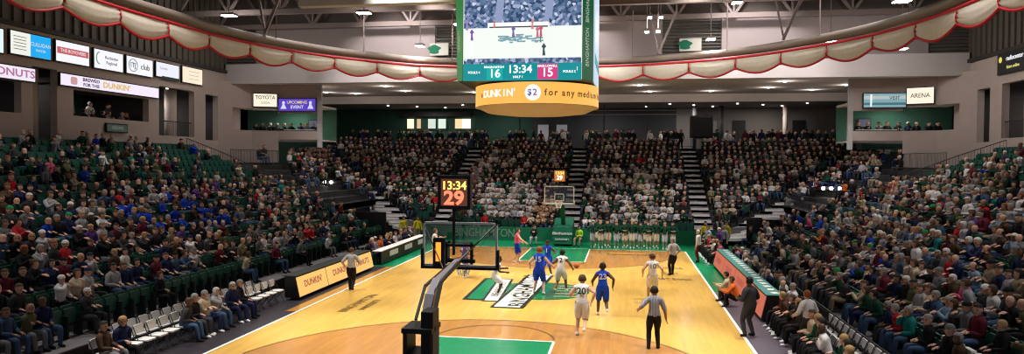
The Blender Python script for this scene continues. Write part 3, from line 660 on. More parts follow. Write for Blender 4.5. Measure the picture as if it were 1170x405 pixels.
# green corner columns and side display
m = MB(); m.add([(fx0-.05, fy+.02, Z1s), (fx0-.33, fy+.3, Z1s), (fx0-.45, fy+.3, Z2s), (fx0-.05, fy+.02, Z2s)], [(0, 1, 2, 3)]); m.build('corner_panel', em('led_green', (.05, .28, .08), .7), sb)
m = MB(); m.add([(fx1+.03, fy+.03, Z1s), (fx1+.42, fy+.55, Z1s), (fx1+.42, fy+.55, Z2s), (fx1+.03, fy+.03, Z2s)], [(0, 1, 2, 3)]); cp = m.build('corner_panel', em('led_green2', (.01, .13, .05), .6), sb)
cr = (PI/2, 0, math.atan2(.52, .39))
for k, z in ((0, 11.6), (1, 9.9)):
    t = text('vertical_lettering', 'BINGHAMTON', .28, em('led_soft', (.6, .75, .6), .6), sb, (fx1+.22, fy+.27, z), (0, 0, 0), .002, sx=.8)
    t.rotation_mode = 'QUATERNION'
    q = Matrix(((.0, -.6, .8), (.0, -.8, -.6), (1, 0, 0)))  # columns: text x up, y sideways, normal outwards
    q = Matrix(((0, -.6, .8), (0, -.8, -.6), (1, 0, 0))); t.rotation_quaternion = q.to_quaternion()
t = text('vertical_lettering', 'UNIVERSITY', .2, em('led_gold', (.7, .55, .25), .6), sb, (fx0-.23, fy+.12, 10.2), (0, 0, 0), .002, sx=.8)
t.rotation_mode = 'QUATERNION'; t.rotation_quaternion = Matrix(((0, -.8, -.6), (0, .6, -.8), (1, 0, 0))).to_quaternion()
MB().box(fx1+.44, fx1+.5, fy+.6, 2.4, Z1s, Z2s).build('side_display', em('led_side', (.5, .62, .75), 1.0), sb)
MB().box(fx1+.5, fx1+.51, fy+.6, 2.4, Z1s+.7, Z1s+1.1).build('score_strip', em('led_strip', (.0, .30, .33), .9), sb)
# ring display
cxr, cyr, rr = .19, .15, 2.6
m = MB(); m.tube([(cxr, cyr, 8.55), (cxr, cyr, 7.72)], rr, 64, cap=False); rg = m.build('ring_display', em('led_orange', (.95, .50, .10), 1.0), sb, smooth=True)
m = MB(); m.tube([(cxr, cyr, 7.70), (cxr, cyr, 7.72), (cxr, cyr, 7.5), (cxr, cyr, 7.42)], [rr+.02, rr-.02, rr-.5, rr-1.2], 48); m.build('ring_underside', mat('under_tan', (.45, .33, .22), .5), sb, smooth=False)
MB().tube([(cxr, cyr, 8.55), (cxr, cyr, 8.62)], rr-.1, 48).build('ring_top', M_BLACK, sb)
def ring_text(s, size, a0, mt, z=8.13, sx=1.0, step=.62):
    a = a0
    for ch in s:
        adv = size*sx*(.35 if ch in " '.iljt" else .9 if ch in 'mwMW' else step)
        a += adv/2/rr
        th = -PI/2+a
        if ch != ' ':
            text('ring_letter', ch, size, mt, rg, (cxr+(rr+.02)*math.cos(th), cyr+(rr+.02)*math.sin(th), z), (PI/2, 0, th+PI/2), .002, bold=.02, sx=sx)
        a += adv/2/rr
    return a
ring_text("DUNKIN'", .40, -.84, em('led_w2', (1, .95, .9), 1.2), step=.64)
ring_text('a', .3, -.93, em('led_dkor', (.45, .15, .05), .5))
th = -PI/2+.02
m = MB(); m.add([(cxr+(rr+.012)*math.cos(-PI/2+.06+.12*math.cos(t)), cyr+(rr+.012)*math.sin(-PI/2+.06+.12*math.cos(t)), 8.13+.31*math.sin(t)) for t in [2*PI*i/24 for i in range(24)]], [tuple(range(24))[::-1]])
m.build('white_disc', em('led_w2', (1, .95, .9), 1.2), rg)
ring_text('$2', .34, -.03, em('led_blue', (.12, .12, .55), .6))
ring_text('for any medium hot', .36, .21, em('led_brown', (.30, .10, .03), .5), sx=.92)
for x in (-1.8, 1.8):
    for y in (-1.8, 1.8): MB().tube([(x, y, Z2s), (x, y, 15.2)], .03, 6).build('hoist_cable', M_STEEL, sb)

# ------------------------------------------------------------ basketball hoops
def hoop(sg, lab, near):
    h = empty('basketball_hoop', (0, sg*(HL+2.0), 0), 0 if sg > 0 else PI, lab, 'basketball hoop', None)
    # local frame: court lies towards -y, board at y = -3.22
    by = -3.22; W_, H_ = .915, 1.07; zb = 2.9
    MB().box(-W_, W_, by-.006, by+.006, zb, zb+H_).build('glass_board', M_GLASS, h)
    fm = mat('board_frame_white', (.7, .7, .7), .4)
    m = MB()
    for a in (zb-.0, zb+H_-.05): m.box(-W_, W_, by-.02, by+.02, a, a+.05)
    for x in (-W_, W_-.05): m.box(x, x+.05, by-.02, by+.02, zb, zb+H_)
    m.build('board_frame', fm, h); m = MB()
    for a, b, c, d in ((-.3, .3, 3.05, 3.1), (-.3, .3, 3.46, 3.51), (-.3, -.25, 3.05, 3.51), (.25, .3, 3.05, 3.51)): m.box(a, b, by-.012, by-.007, c, d)
    m.build('target_square', fm, h)
    pm = M_BLACK if near else mat('pad_white', (.6, .62, .6), .5)
    m = MB(); m.box(-W_-.04, W_+.04, by-.05, by+.05, zb-.06, zb+.0); m.box(-W_-.04, -W_+.02, by-.05, by+.05, zb, zb+(.42 if near else .2)); m.box(W_-.02, W_+.04, by-.05, by+.05, zb, zb+(.42 if near else .2))
    m.build('edge_padding', pm, h)
    m = MB(); rx = [(.23*math.cos(t), by-.38+.23*math.sin(t), 3.05) for t in [2*PI*i/24 for i in range(25)]]; m.tube(rx, .011, 6); m.box(-.06, .06, by-.16, by, 3.0, 3.06)
    rim = m.build('rim', mat('rim_orange', (.75, .16, .03), .4), h, smooth=True); m = MB()
    for i in range(12):
        t0 = 2*PI*i/12; q = []
        for d in (1, -1):
            q = [((.23-.1*k/4*1.0)*math.cos(t0+d*.26*k), by-.38+(.23-.1*k/4)*math.sin(t0+d*.26*k), 3.04-.1*k) for k in range(5)]
            m.tube(q, .007, 4, cap=False)
    m.build('net', mat('net_white', (.8, .8, .78), .8), rim)
    am = M_SILV if near else mat('green_paint', (.01, .10, .05), .5)
    # arms: from mast head to board
    m = MB()
    if near:
        m.beam((-.02, -.2, 2.15), (-.02, -.6, 2.72), .2); m.beam((-.02, -.55, 2.68), (-.02, -1.1, 2.92), .18); m.beam((-.02, -1.05, 2.9), (0, -3.0, 3.05), .15)
        m.build('main_arm', am, h, bevel=.03)
        m = MB(); m.beam((-.2, -.1, 2.3), (-.2, -.7, 2.95), .07); m.beam((-.2, -.7, 2.95), (-.22, -3.1, 3.3), .05); m.beam((.16, -.15, 2.3), (.16, -.8, 2.85), .05); m.beam((.16, -.8, 2.85), (.2, -3.1, 2.98), .05)
        m.build('parallel_link', M_BLACK, h)
        m = MB(); m.beam((-.1, -2.0, 3.05), (-.88, -3.16, 3.93), .03); m.beam((.1, -2.0, 3.05), (.88, -3.16, 3.93), .022); m.build('brace_rod', M_CHROME, h)
        m = MB(); m.box(-.4, .4, -3.12, -3.05, 3.02, 3.1); m.box(-.4, .4, -3.12, -3.05, 3.4, 3.46); m.box(-.55, .55, -3.14, -3.1, 3.02, 3.5) if False else None
        m.box(-.34, -.28, -3.16, -3.08, 2.98, 3.5); m.box(.28, .34, -3.16, -3.08, 2.98, 3.5); m.build('mounting_bracket', M_BLACK, h)
        m = MB(); m.box(-.28, .28, -.3, .3, 1.1, 1.75); m.box(-.28, -.05, -.32, -.06, 1.7, 2.3) if False else None
        m.box(-.28, -.2, -.3, .3, 1.7, 2.2); m.box(.2, .28, -.3, .3, 1.7, 2.2); m.box(-.3, .3, -.34, .34, 2.14, 2.24); m.box(-.30, -.06, -.2, .25, 1.7, 2.55)
        m.build('mast_head', M_BLACK, h, bevel=.01)
        m = MB(); m.box(-.5, .5, -.6, 1.6, .12, 1.1); b0 = m.build('base_padding', M_BLACK, h, bevel=.06)
        m = MB()
        for x in (-.45, .45):
            for y in (-.4, 1.4): m.tube([(x-.04, y, .07), (x+.04, y, .07)], .07, 12)
        m.build('wheel', M_RAIL, h)
        cl = empty('shot_clock', (0, -2.72, 3.3)); cl.parent = h
        bpy.data.objects.remove(cl)
        m = MB(); m.tube([(0.03, -2.72, 3.25), (0.03, -2.72, 4.35)], .035, 8); m.build('clock_post', M_BLACK, h)
        # the hoop is turned by pi, so its own +x is the arena's -x; clock face looks back at +y local
        k = MB().rbox(-.385, .385, -2.8, -2.6, 4.32, 5.1, .02).build('shot_clock', M_BLACK, h)
        MB().box(-.31, .31, -2.6, -2.592, 4.4, 5.02).build('clock_face', em('clock_face_glow', (.30, .10, .06), .35), k)
        ct = (PI/2, 0, PI)
        text('clock_digits', '13:34', .27, em('clock_amber', (1, .62, .12), 2.0), k, (0, -2.585, 4.86), ct, .004, bold=.02)
        text('clock_digits', '29', .44, em('clock_red', (1, .10, .05), 3.5), k, (0, -2.585, 4.57), ct, .004, bold=.03, sx=1.1)
        gl = MB().rbox(.2, .47, -2.62, -2.5, 2.95, 3.66, .03).build('light_panel', M_BLACK, h)
        MB().box(.28, .40, -2.5, -2.49, 3.12, 3.56).build('amber_strip', em('strip_amber', (1, .30, .03), 1.6), gl)
    else:
        m.beam((0, .2, 1.2), (0, -1.2, 2.9), .28); m.beam((0, -1.2, 2.9), (0, -3.1, 3.2), .2); m.beam((0, .9, 1.0), (0, -.7, 3.1), .1); m.build('main_arm', am, h, bevel=.03)
        m = MB(); m.add([(-.62, -.9, .12), (.62, -.9, .12), (.62, 1.3, .12), (-.62, 1.3, .12), (-.62, -.5, 1.25), (.62, -.5, 1.25), (.62, 1.3, 1.7), (-.62, 1.3, 1.7)], [(0,3,2,1), (4,5,6,7), (0,1,5,4), (1,2,6,5), (2,3,7,6), (3,0,4,7)])
        bp_ = m.build('base_padding', mat('pad_green2', (.0, .085, .045), .45), h, bevel=.05)
        text('pad_lettering', 'Binghamton', .27, mat('letter_pale', (.55, .6, .55), .6), bp_, (0, -.72, .82), (math.radians(71), 0, 0), .003, bold=.02); text('pad_lettering', 'UNIVERSITY', .17, mat('letter_pale', (.55, .6, .55), .6), bp_, (0, -.86, .45), (math.radians(71), 0, 0), .003, bold=.02)
        m = MB(); m.tube([(0, -2.9, 3.2), (0, -2.9, 4.25)], .03, 8); m.build('clock_post', M_BLACK, h)
        k = MB().rbox(-.36, .36, -3.05, -2.85, 4.22, 4.95, .02).build('shot_clock', M_BLACK, h)
        MB().box(-.32, .32, -3.058, -3.05, 4.26, 4.91).build('clock_face', em('far_face', (.9, .25, .05), .7), k)
        text('clock_digits', '13:34', .24, em('clock_amber', (1, .62, .12), 2.0), k, (0, -3.065, 4.76), FACE_S, .004, bold=.02); text('clock_digits', '29', .36, em('clock_pale', (1, .75, .5), 2.5), k, (0, -3.065, 4.47), FACE_S, .004, bold=.03)
        m = MB()
        for x in (-.5, .5):
            for y in (-.6, 1.1): m.tube([(x-.04, y, .07), (x+.04, y, .07)], .07, 12)
        m.build('wheel', M_RAIL, h)
    return h
hoop(-1, 'near basketball hoop seen from behind with black padding, grey arm and red shot clock', True)
hoop(1, 'far basketball hoop with white-framed board, net and green padded base', False)

#PEOPLE
# ------------------------------------------------------------ people
V = Vector
EYE = mat('eye_dark', (.01, .01, .01), .2); LIP = mat('lip', (.25, .05, .04), .5)
def ik(a, c, l1, l2, pole):
    a, c, pole = V(a), V(c), V(pole); d = c-a; L_ = d.length
    if L_ > (l1+l2)*.985: c = a+d*((l1+l2)*.985/L_); d = c-a; L_ = d.length
    x = (l1*l1-l2*l2+L_*L_)/(2*L_); h = math.sqrt(max(l1*l1-x*x, 0)); n = d.normalized(); p = pole-n*pole.dot(n)
    if p.length < 1e-5: p = V((0, 1, 0))
    return a+n*x+p.normalized()*h, c
LAB = ['torso', 'neck', 'head', 'uparm', 'forearm', 'hand', 'thigh', 'calf', 'foot']
def skeleton(P):
    """P: pose dict in the figure's own frame, facing +y, feet at z 0"""
    B = P.get('build', 1.0); vs = []; rs = []; es = []; lab = []
    def v(p, r): vs.append(V(p)); rs.append(r); return len(vs)-1
    def e(a, b, l): es.append((a, b)); lab.append(l)
    pel = V(P['pelvis']); ln = V(P.get('lean', (0, 0, 1))).normalized(); side = V(P.get('side', (1, 0, 0))).normalized()
    fw = ln.cross(side)*-1; fw = side.cross(ln)*-1 if False else ln.cross(side)
    i0 = v(pel, .135*B); i1 = v(pel+ln*.17, .120*B); i2 = v(pel+ln*.36, .135*B); i3 = v(pel+ln*.50, .085); e(i0, i1, 'torso'); e(i1, i2, 'torso'); e(i2, i3, 'torso')
    nb = pel+ln*.50; hd = V(P.get('head', (0, .02, 1))).normalized(); n1 = v(nb+hd*.07+fw*.01, .052); e(i3, n1, 'neck')
    look = V(P.get('look', (0, 1, 0))); look = (look-hd*look.dot(hd)).normalized()
    hb = nb+hd*.12+look*.015; h1 = v(hb+look*.02, .075); e(n1, h1, 'head'); h2 = v(hb+hd*.085, .098); e(h1, h2, 'head'); h3 = v(hb+hd*.155-look*.008, .082); e(h2, h3, 'head'); h4 = v(hb+hd*.205-look*.008, .045); e(h3, h4, 'head')
    hc = hb+hd*.085
    out = {'hc': hc, 'look': look, 'hd': hd, 'chest': pel+ln*.36, 'fw': fw, 'ln': ln, 'side': side}
    for s in (-1, 1):
        k = 'L' if s < 0 else 'R'
        sh = pel+ln*.445+side*(s*.175*(.5+.5*B)); si = v(sh, .062*B); e(i2, si, 'torso') ; es[-1] = (i3, si)
        el, wr = ik(sh, P['h'+k], .29, .25, P.get('e'+k, (s*.6, -.6, -.5)))
        ei = v(el, .043*B); wi = v(wr, .029); e(si, ei, 'uparm'); mid = v(sh.lerp(el, .5), .050*B); es[-1] = (si, mid); e(mid, ei, 'uparm')
        fm = v(el.lerp(wr, .35), .041*B); e(ei, fm, 'forearm'); e(fm, wi, 'forearm')
        hdv = V(P.get('hd'+k, tuple((wr-el).normalized()))).normalized(); pa = wr+hdv*.075; pi_ = v(pa, .034); e(wi, pi_, 'hand')
        out['palm'+k] = pa
        if P.get('fingers', True):
            q = hdv.cross(V(P.get('pn'+k, (s*-1.0, 0, 0.2)))).normalized(); nrm = q.cross(hdv)
            for f, (o_, l_) in enumerate(((-.028, .065), (-.010, .078), (.010, .072), (.028, .058))):
                b0 = v(pa+q*o_+hdv*.025, .0095); b1 = v(pa+q*o_*1.25+hdv*(.025+l_*.6)-nrm*.008, .0085); b2 = v(pa+q*o_*1.3+hdv*(.025+l_)-nrm*.028, .007)
                e(pi_, b0, 'hand'); e(b0, b1, 'hand'); e(b1, b2, 'hand')
            t1 = v(pa-q*.045-hdv*.02, .0115); t2 = v(pa-q*.065+hdv*.025-nrm*.01, .009); e(pi_, t1, 'hand'); e(t1, t2, 'hand')
        hp = pel+side*(s*.09*B)+V((0, 0, -.04)); hi = v(hp, .095*B); e(i0, hi, 'thigh')
        kn, an = ik(hp, P['f'+k], .43, .42, P.get('k'+k, (0, 1, 0)))
        tm = v(hp.lerp(kn, .5), .080*B); ki = v(kn, .056); cm = v(kn.lerp(an, .35), .056); ai = v(an, .038)
        e(hi, tm, 'thigh'); e(tm, ki, 'thigh'); e(ki, cm, 'calf'); e(cm, ai, 'calf')
        td = V(P.get('t'+k, (0, 1, -.25))).normalized(); he = v(an+V((0, 0, -.045))-td*.04, .036); to = v(an+td*.15+V((0, 0, -.03)), .033); e(ai, he, 'foot'); e(he, to, 'foot')
    return vs, rs, es, lab, out
def skin_mesh(P, sub=1):
    vs, rs, es, lab, out = skeleton(P)
    me = bpy.data.meshes.new('sk'); me.from_pydata([tuple(p) for p in vs], es, []); o = bpy.data.objects.new('sk', me); C.objects.link(o)
    md = o.modifiers.new('s', 'SKIN')
    if not me.skin_vertices: raise RuntimeError('no skin layer')
    g = 1.12 if sub else 1.0
    for i, r in enumerate(rs): me.skin_vertices[0].data[i].radius = (r*g, r*g)
    me.skin_vertices[0].data[0].use_root = True; md.use_smooth_shade = True; md.branch_smoothing = .3
    if sub: ms = o.modifiers.new('u', 'SUBSURF'); ms.levels = sub; ms.render_levels = sub
    dg = bpy.context.evaluated_depsgraph_get(); dg.update(); ev = o.evaluated_get(dg); m2 = ev.to_mesh()
    n = len(m2.vertices); co = np.empty(n*3); m2.vertices.foreach_get('co', co); co = co.reshape(-1, 3)
    F = [tuple(p.vertices) for p in m2.polygons]; nr = np.empty(n*3); m2.vertices.foreach_get('normal', nr); nr = nr.reshape(-1, 3)
    ev.to_mesh_clear(); bpy.data.objects.remove(o); bpy.data.meshes.remove(me)
    fc = np.array([co[list(f)].mean(0) for f in F])
    best = np.full(len(F), 1e9); fl_ = np.zeros(len(F), int); tt = np.zeros(len(F))
    for (a, b), l in zip(es, lab):
        A, Bv = np.array(vs[a]), np.array(vs[b]); d = Bv-A; L2 = max(d@d, 1e-9); t = np.clip(((fc-A)@d)/L2, 0, 1)
        dist = np.linalg.norm(fc-(A+t[:, None]*d), axis=1)/(rs[a]*(1-t)+rs[b]*t)
        w = dist < best; best[w] = dist[w]; fl_[w] = LAB.index(l); tt[w] = t[w]
    return co, nr, F, fc, fl_, out, tt
def sculpt_face(co, out):
    hc = np.array(out['hc']); lk = np.array(out['look']); up = np.array(out['hd']); sd = np.cross(lk, up)
    d = co-hc; x, y, z = d@sd, d@lk, d@up; near = (np.linalg.norm(d, axis=1) < .2)
    def g(cx, cz, s, amt, cond=None):
        w = np.exp(-((x-cx)**2+(z-cz)**2)/(2*s*s))*near*(y > .02)
        return w[:, None]*lk*amt
    co = co+g(0, -.025, .016, .028)+g(0, -.085, .025, .012)+g(-.032, .0, .014, -.010)+g(.032, .0, .014, -.010)
    for s in (-1, 1):
        w = np.exp(-((y+.005)**2+(z+.02)**2)/(2*.018**2))*near*(x*s > .03); co = co+(w[:, None]*sd*s*.018)
    return co
def sub_mesh(co, nr, F, sel, push, name):
    idx = {}; vs = []; fs = []
    for i in np.nonzero(sel)[0]:
        q = []
        for k in F[i]:
            if k not in idx: idx[k] = len(vs); vs.append(tuple(co[k]+nr[k]*push))
            q.append(idx[k])
        fs.append(tuple(q))
    me = bpy.data.meshes.new(name); me.from_pydata(vs, [], fs); me.polygons.foreach_set('use_smooth', [True]*len(fs)); me.update(); return me
def regions(data, sleeves, legs, hair):
    co, nr, F, fc, fl_, out, tt = data
    hc = np.array(out['hc']); lk = np.array(out['look']); up = np.array(out['hd']); d = fc-hc; y = d@lk; z = d@up
    isl = lambda *n: np.isin(fl_, [LAB.index(q) for q in n])
    pel = np.array(out['chest'])-np.array(out['ln'])*.36; tz = (fc-pel)@np.array(out['ln'])
    low = isl('torso') & (tz < .02)
    top = isl('torso') & ~low
    if sleeves == 'long': top |= isl('uparm', 'forearm')
    elif sleeves == 'short': top |= isl('uparm')
    th = isl('thigh', 'calf') | low
    if legs == 'long': bot = th
    else: bot = isl('thigh') | low
    head = isl('head') & (np.linalg.norm(d, axis=1) < .2)
    if hair == 'bald': hr = head & (y < -.045) & (z < .05) & (z > -.05)
    elif hair == 'cap': hr = head & (z > .025)
    elif hair == 'long': hr = (head & ((z > .055) | ((y < .01) & (z > -.12)))) | (isl('neck') & (y < -.02))
    else: hr = head & ((z > .055) | ((y < -.01) & (z > -.06)))
    return top, bot, isl('foot'), hr
def build_proto(P, sleeves, legs, hair, sub, face=False):
    d = list(skin_mesh(P, sub))
    if face: d[0] = sculpt_face(d[0], d[5])
    co, nr, F = d[0], d[1], d[2]; t, b, s, h = regions(d, sleeves, legs, hair)
    em_ = np.zeros(len(F), int)
    if face:
        q = d[5]; hc = np.array(q['hc']); lk = np.array(q['look']); up = np.array(q['hd']); sd = np.cross(lk, up); fc2 = np.array([co[list(f)].mean(0) for f in F])-hc
        X, Y, Z = fc2@sd, fc2@lk, fc2@up
        for s_ in (-1, 1): em_[(np.hypot(X-s_*.032, Z) < .015) & (Y > .03)] = 1
        em_[(np.abs(X) < .024) & (np.abs(Z+.055) < .010) & (Y > .03)] = 2
    loose = .012 if legs == 'long' else .032
    bm_ = sub_mesh(co, nr, F, np.ones(len(F), bool), 0, 'person')
    if face:
        for mm_ in (None, EYE, LIP): bm_.materials.append(mm_)
        bm_.polygons.foreach_set('material_index', em_.astype(np.int32)); bm_.update()
    return {'body': bm_, 'top': sub_mesh(co, nr, F, t, .014, 'top'),
            'legs': sub_mesh(co, nr, F, b, loose, 'legs'), 'shoes': sub_mesh(co, nr, F, s, .010, 'shoes'), 'hair': sub_mesh(co, nr, F, h, .018 if hair != 'bald' else .006, 'hair'), 'out': d[5]}
def slot(o, m):
    if not o.data.materials: o.data.materials.append(None)
    o.material_slots[0].link = 'OBJECT'; o.material_slots[0].material = m
SKIN = {k: mat('skin_'+k, c, .55, spec=.3) for k, c in {'fair': (.62, .36, .26), 'light': (.52, .29, .20), 'tan': (.36, .19, .11), 'brown': (.16, .075, .04), 'dark': (.07, .035, .022)}.items()}
HAIR = {k: mat('hair_'+k, c, .75) for k, c in {'white': (.55, .53, .50), 'grey': (.24, .23, .22), 'brown': (.07, .038, .02), 'black': (.012, .010, .010), 'blond': (.35, .22, .09), 'red': (.22, .06, .02)}.items()}
CLO = {'black': (.012, .012, .014), 'charcoal': (.04, .04, .045), 'navy': (.015, .022, .07), 'dark green': (.008, .05, .03), 'brown': (.07, .04, .025), 'grey': (.16, .16, .17), 'light grey': (.34, .34, .36),
       'white': (.68, .66, .66), 'cream': (.52, .42, .30), 'red': (.42, .02, .025), 'maroon': (.12, .015, .03), 'royal blue': (.01, .05, .45), 'denim blue': (.05, .09, .17), 'pale blue': (.25, .36, .5), 'teal': (.01, .18, .17),
       'green': (.015, .25, .08), 'purple': (.10, .04, .22), 'pink': (.55, .10, .20), 'orange': (.65, .15, .03), 'olive': (.11, .11, .05), 'khaki': (.25, .20, .13), 'yellow': (.75, .62, .03), 'lime': (.45, .75, .06), 'tan': (.42, .26, .15)}
CM = {k: mat('cloth_'+k.replace(' ', '_'), c, .85, spec=.15) for k, c in CLO.items()}
def place(proto, loc, rz, label, cat='person', group=None, skin='light', hair='brown', top='black', legs='charcoal', shoes='black', scale=1, names=('shirt', 'trousers', 'shoes', 'hair'), face=False, hairmat=None, bodyname='person'):
    o = bpy.data.objects.new(bodyname, proto['body']); C.objects.link(o); o.location = loc; o.rotation_euler = (0, 0, rz); o.scale = (scale,)*3
    slot(o, SKIN[skin]); tag(o, label, cat, group)
    for key, nm, mt in (('top', names[0], CM[top] if isinstance(top, str) else top), ('legs', names[1], CM[legs] if isinstance(legs, str) else legs), ('shoes', names[2], CM[shoes]), ('hair', names[3], hairmat or (HAIR[hair] if hair in HAIR else CM[hair]))):
        if nm is None or not len(proto[key].polygons): continue
        c = bpy.data.objects.new(nm, proto[key]); C.objects.link(c); c.parent = o; slot(c, mt)
    if face:
        q = proto['out']; hc, lk, up = q['hc'], q['look'], q['hd']; sd = lk.cross(up)
        for s in (-1, 1): MB().sphere(tuple(hc+sd*(s*.032)+lk*.083+up*.0), .013, 8, 6).build('eye', EYE, o, smooth=True)
        MB().sphere(tuple(hc+lk*.090-up*.055), .018, 8, 6, .35).build('mouth', LIP, o, smooth=True)
    return o
# ---- seated prototypes (origin on the tread in front of the seat, feet at z 0, seat at y ~ -.05)
def seat_pose(i, fingers=True):
    r = random.Random(i); j = lambda a: r.uniform(-a, a)
    P = dict(pelvis=(0, -.05, .50), lean=(j(.08), (-.12, .05, .30, -.05)[i % 4], 1), look=(j(.7), 1, -.1), head=(j(.1), .08, 1), build=r.uniform(.95, 1.22), fingers=fingers,
             fL=(-.14+j(.05), .42+j(.06), .09), fR=(.14+j(.05), .42+j(.06), .09), kL=(-.25, .7, 1), kR=(.25, .7, 1))
    k = i % 6
    if k == 0: P.update(hL=(-.13, .20, .64), hR=(.13, .20, .64))
    elif k == 1: P.update(hL=(-.03, .15, .68), hR=(.04, .17, .70))
    elif k == 2: P.update(hL=(.07, .16, .82), hR=(-.07, .17, .80))
    elif k == 3: P.update(hL=(-.14, .22, .64), hR=(.05, .12, 1.05))
    elif k == 4: P.update(hL=(-.05, .22, .90), hR=(.05, .22, .90))
    else: P.update(hL=(-.03, .20, .67), hR=(.15, .18, .65))
    P['hdL'] = (.3, 1, -.2); P['hdR'] = (-.3, 1, -.2); P['pnL'] = (0, .2, 1); P['pnR'] = (0, .2, 1)
    return P
HK = ('short', 'long', 'bald', 'cap', 'short', 'long', 'short', 'short', 'cap', 'long', 'bald', 'short')
SEATP = [build_proto(seat_pose(i), 'long', 'long', HK[i], 2, face=True) for i in range(12)]
def stand_pose(i=0, fingers=True, **k):
    r = random.Random(50+i); j = lambda a: r.uniform(-a, a)
    P = dict(pelvis=(0, 0, .95), lean=(j(.03), .03, 1), look=(j(.3), 1, -.05), build=1.05, fingers=fingers, fL=(-.13, .02+j(.08), .09), fR=(.13, -.02+j(.08), .09),
             hL=(-.28, .06, .85), hR=(.28, .06, .85), hdL=(0, .2, -1), hdR=(0, .2, -1))
    P.update(k); return P
# ---- low-resolution stock for the mass of the crowd
def low(P, hair, sub):
    d = skin_mesh(P, sub); t, b, s, h = regions(d, 'long', 'long', hair)
    reg = np.zeros(len(d[2]), int); reg[b] = 2; reg[s] = 3; reg[t] = 1; reg[h] = 4
    co = d[0].copy(); 
    return co, d[2], reg
LOWS = [low(seat_pose(i, False), HK[i], 0) for i in range(12)]
MEDS = [low(seat_pose(i, False), HK[i], 1) for i in range(12)]
LOWST = [low(stand_pose(i, False), ('short', 'long', 'cap')[i % 3], 0) for i in range(5)]
CROWD_MATS = list(SKIN.values())+list(HAIR.values())+list(CM.values()); MI = {m.name: i for i, m in enumerate(CROWD_MATS)}
class Crowd:
    def __init__(s): s.v = []; s.q = []; s.t = []; s.mq = []; s.mt = []; s.n = 0
    def add(s, proto, loc, rz, sc_, skin, top, legs, shoes, hair):
        co, F, reg = proto; c, sn = math.cos(rz), math.sin(rz); p = co*sc_; out = np.stack([p[:, 0]*c-p[:, 1]*sn+loc[0], p[:, 0]*sn+p[:, 1]*c+loc[1], p[:, 2]+loc[2]], 1)
        pal = np.array([MI[SKIN[skin].name], MI[CM[top].name], MI[CM[legs].name], MI[CM[shoes].name], MI[(HAIR[hair] if hair in HAIR else CM[hair]).name]])
        s.v.append(out)
        if not hasattr(s, 'cache'): s.cache = {}
        key = id(proto)
        if key not in s.cache:
            Q = np.array([f for f in F if len(f) == 4] or np.zeros((0, 4)), int); T = np.array([f for f in F if len(f) == 3] or np.zeros((0, 3)), int)
            rq = np.array([reg[i] for i, f in enumerate(F) if len(f) == 4], int); rt = np.array([reg[i] for i, f in enumerate(F) if len(f) == 3], int); s.cache[key] = (Q, T, rq, rt)
        Q, T, rq, rt = s.cache[key]
        s.q.append(Q.reshape(-1, 4)+s.n); s.mq.append(pal[rq]); s.t.append(T.reshape(-1, 3)+s.n); s.mt.append(pal[rt]); s.n += len(out)
    def build(s, name, mats):
        v = np.concatenate(s.v); q = np.concatenate(s.q); t = np.concatenate(s.t); mi = np.concatenate(s.mq+s.mt).astype(np.int32)
        me = bpy.data.meshes.new(name); nf = len(q)+len(t); nl = q.size+t.size
        me.vertices.add(len(v)); me.vertices.foreach_set('co', v.astype(np.float32).ravel()); me.loops.add(nl); me.polygons.add(nf)
        me.loops.foreach_set('vertex_index', np.concatenate([q.ravel(), t.ravel()]).astype(np.int32))
        st = np.concatenate([np.arange(len(q))*4, q.size+np.arange(len(t))*3]).astype(np.int32); me.polygons.foreach_set('loop_start', st)
        for m in mats: me.materials.append(m)
        me.update(calc_edges=True); me.polygons.foreach_set('material_index', mi); me.polygons.foreach_set('use_smooth', np.ones(nf, bool)); me.update()
        o = bpy.data.objects.new(name, me); C.objects.link(o); return o
# ---- arena seats
def seat_parts(folded):
    b = MB(); b.rbox(-.23, .23, -.05, .0, .42, .88, .05, 'xz'); 
    for k in range(3): b.box(-.18, .18, -.0, .006, .5+k*.11, .53+k*.11)
    s = MB()
    if folded: s.rbox(-.21, .21, .03, .09, .38, .80, .05, 'xz')
    else: s.rbox(-.21, .21, .03, .45, .40, .45, .05, 'xy')
    f = MB(); f.box(-.26, -.235, -.04, .25, .0, .62); f.box(.235, .26, -.04, .25, .0, .62); f.box(-.26, .26, -.02, .02, .30, .36)
    return b, s, f
sbp, ssp, sfp = seat_parts(True)
SEATM = (sbp.mesh('backrest', M_SEAT), ssp.mesh('seat', M_SEAT), sfp.mesh('frame', M_SEATD))
def arena_seat(loc, rz, label, group):
    o = empty('arena_seat', loc, rz, label, 'seat', group)
    for me, n in zip(SEATM, ('backrest', 'tip_up_seat', 'side_frame')):
        c = bpy.data.objects.new(n, me); C.objects.link(c); c.parent = o
    return o
def seat_low():
    m = MB(); m.box(-.23, .23, -.05, 0, .42, .88); m.box(-.21, .21, .03, .09, .36, .80); m.cur = 1; m.box(-.26, -.235, -.04, .2, .0, .6); m.box(.235, .26, -.04, .2, 0, .6)
    return np.array(m.v), m.f, np.array(m.mi)
SEATL = seat_low()
ORD = ['zeroth', 'first', 'second', 'third', 'fourth', 'fifth', 'sixth', 'seventh', 'eighth', 'ninth', 'tenth', 'eleventh', 'twelfth', 'thirteenth', 'fourteenth', 'fifteenth', 'sixteenth', 'seventeenth', 'eighteenth', 'nineteenth', 'twentieth']
def ordinal(n):
    if n <= 20: return ORD[n]
    T = {2: 'twenty', 3: 'thirty', 4: 'forty', 5: 'fifty', 6: 'sixty'}; a, b = divmod(n, 10)
    return (T[a][:-1]+'ieth') if b == 0 else T[a]+'-'+ORD[b]
def pick(r, d):
    t = r.random()*sum(d.values())
    for k, w in d.items():
        t -= w
        if t <= 0: return k
    return k
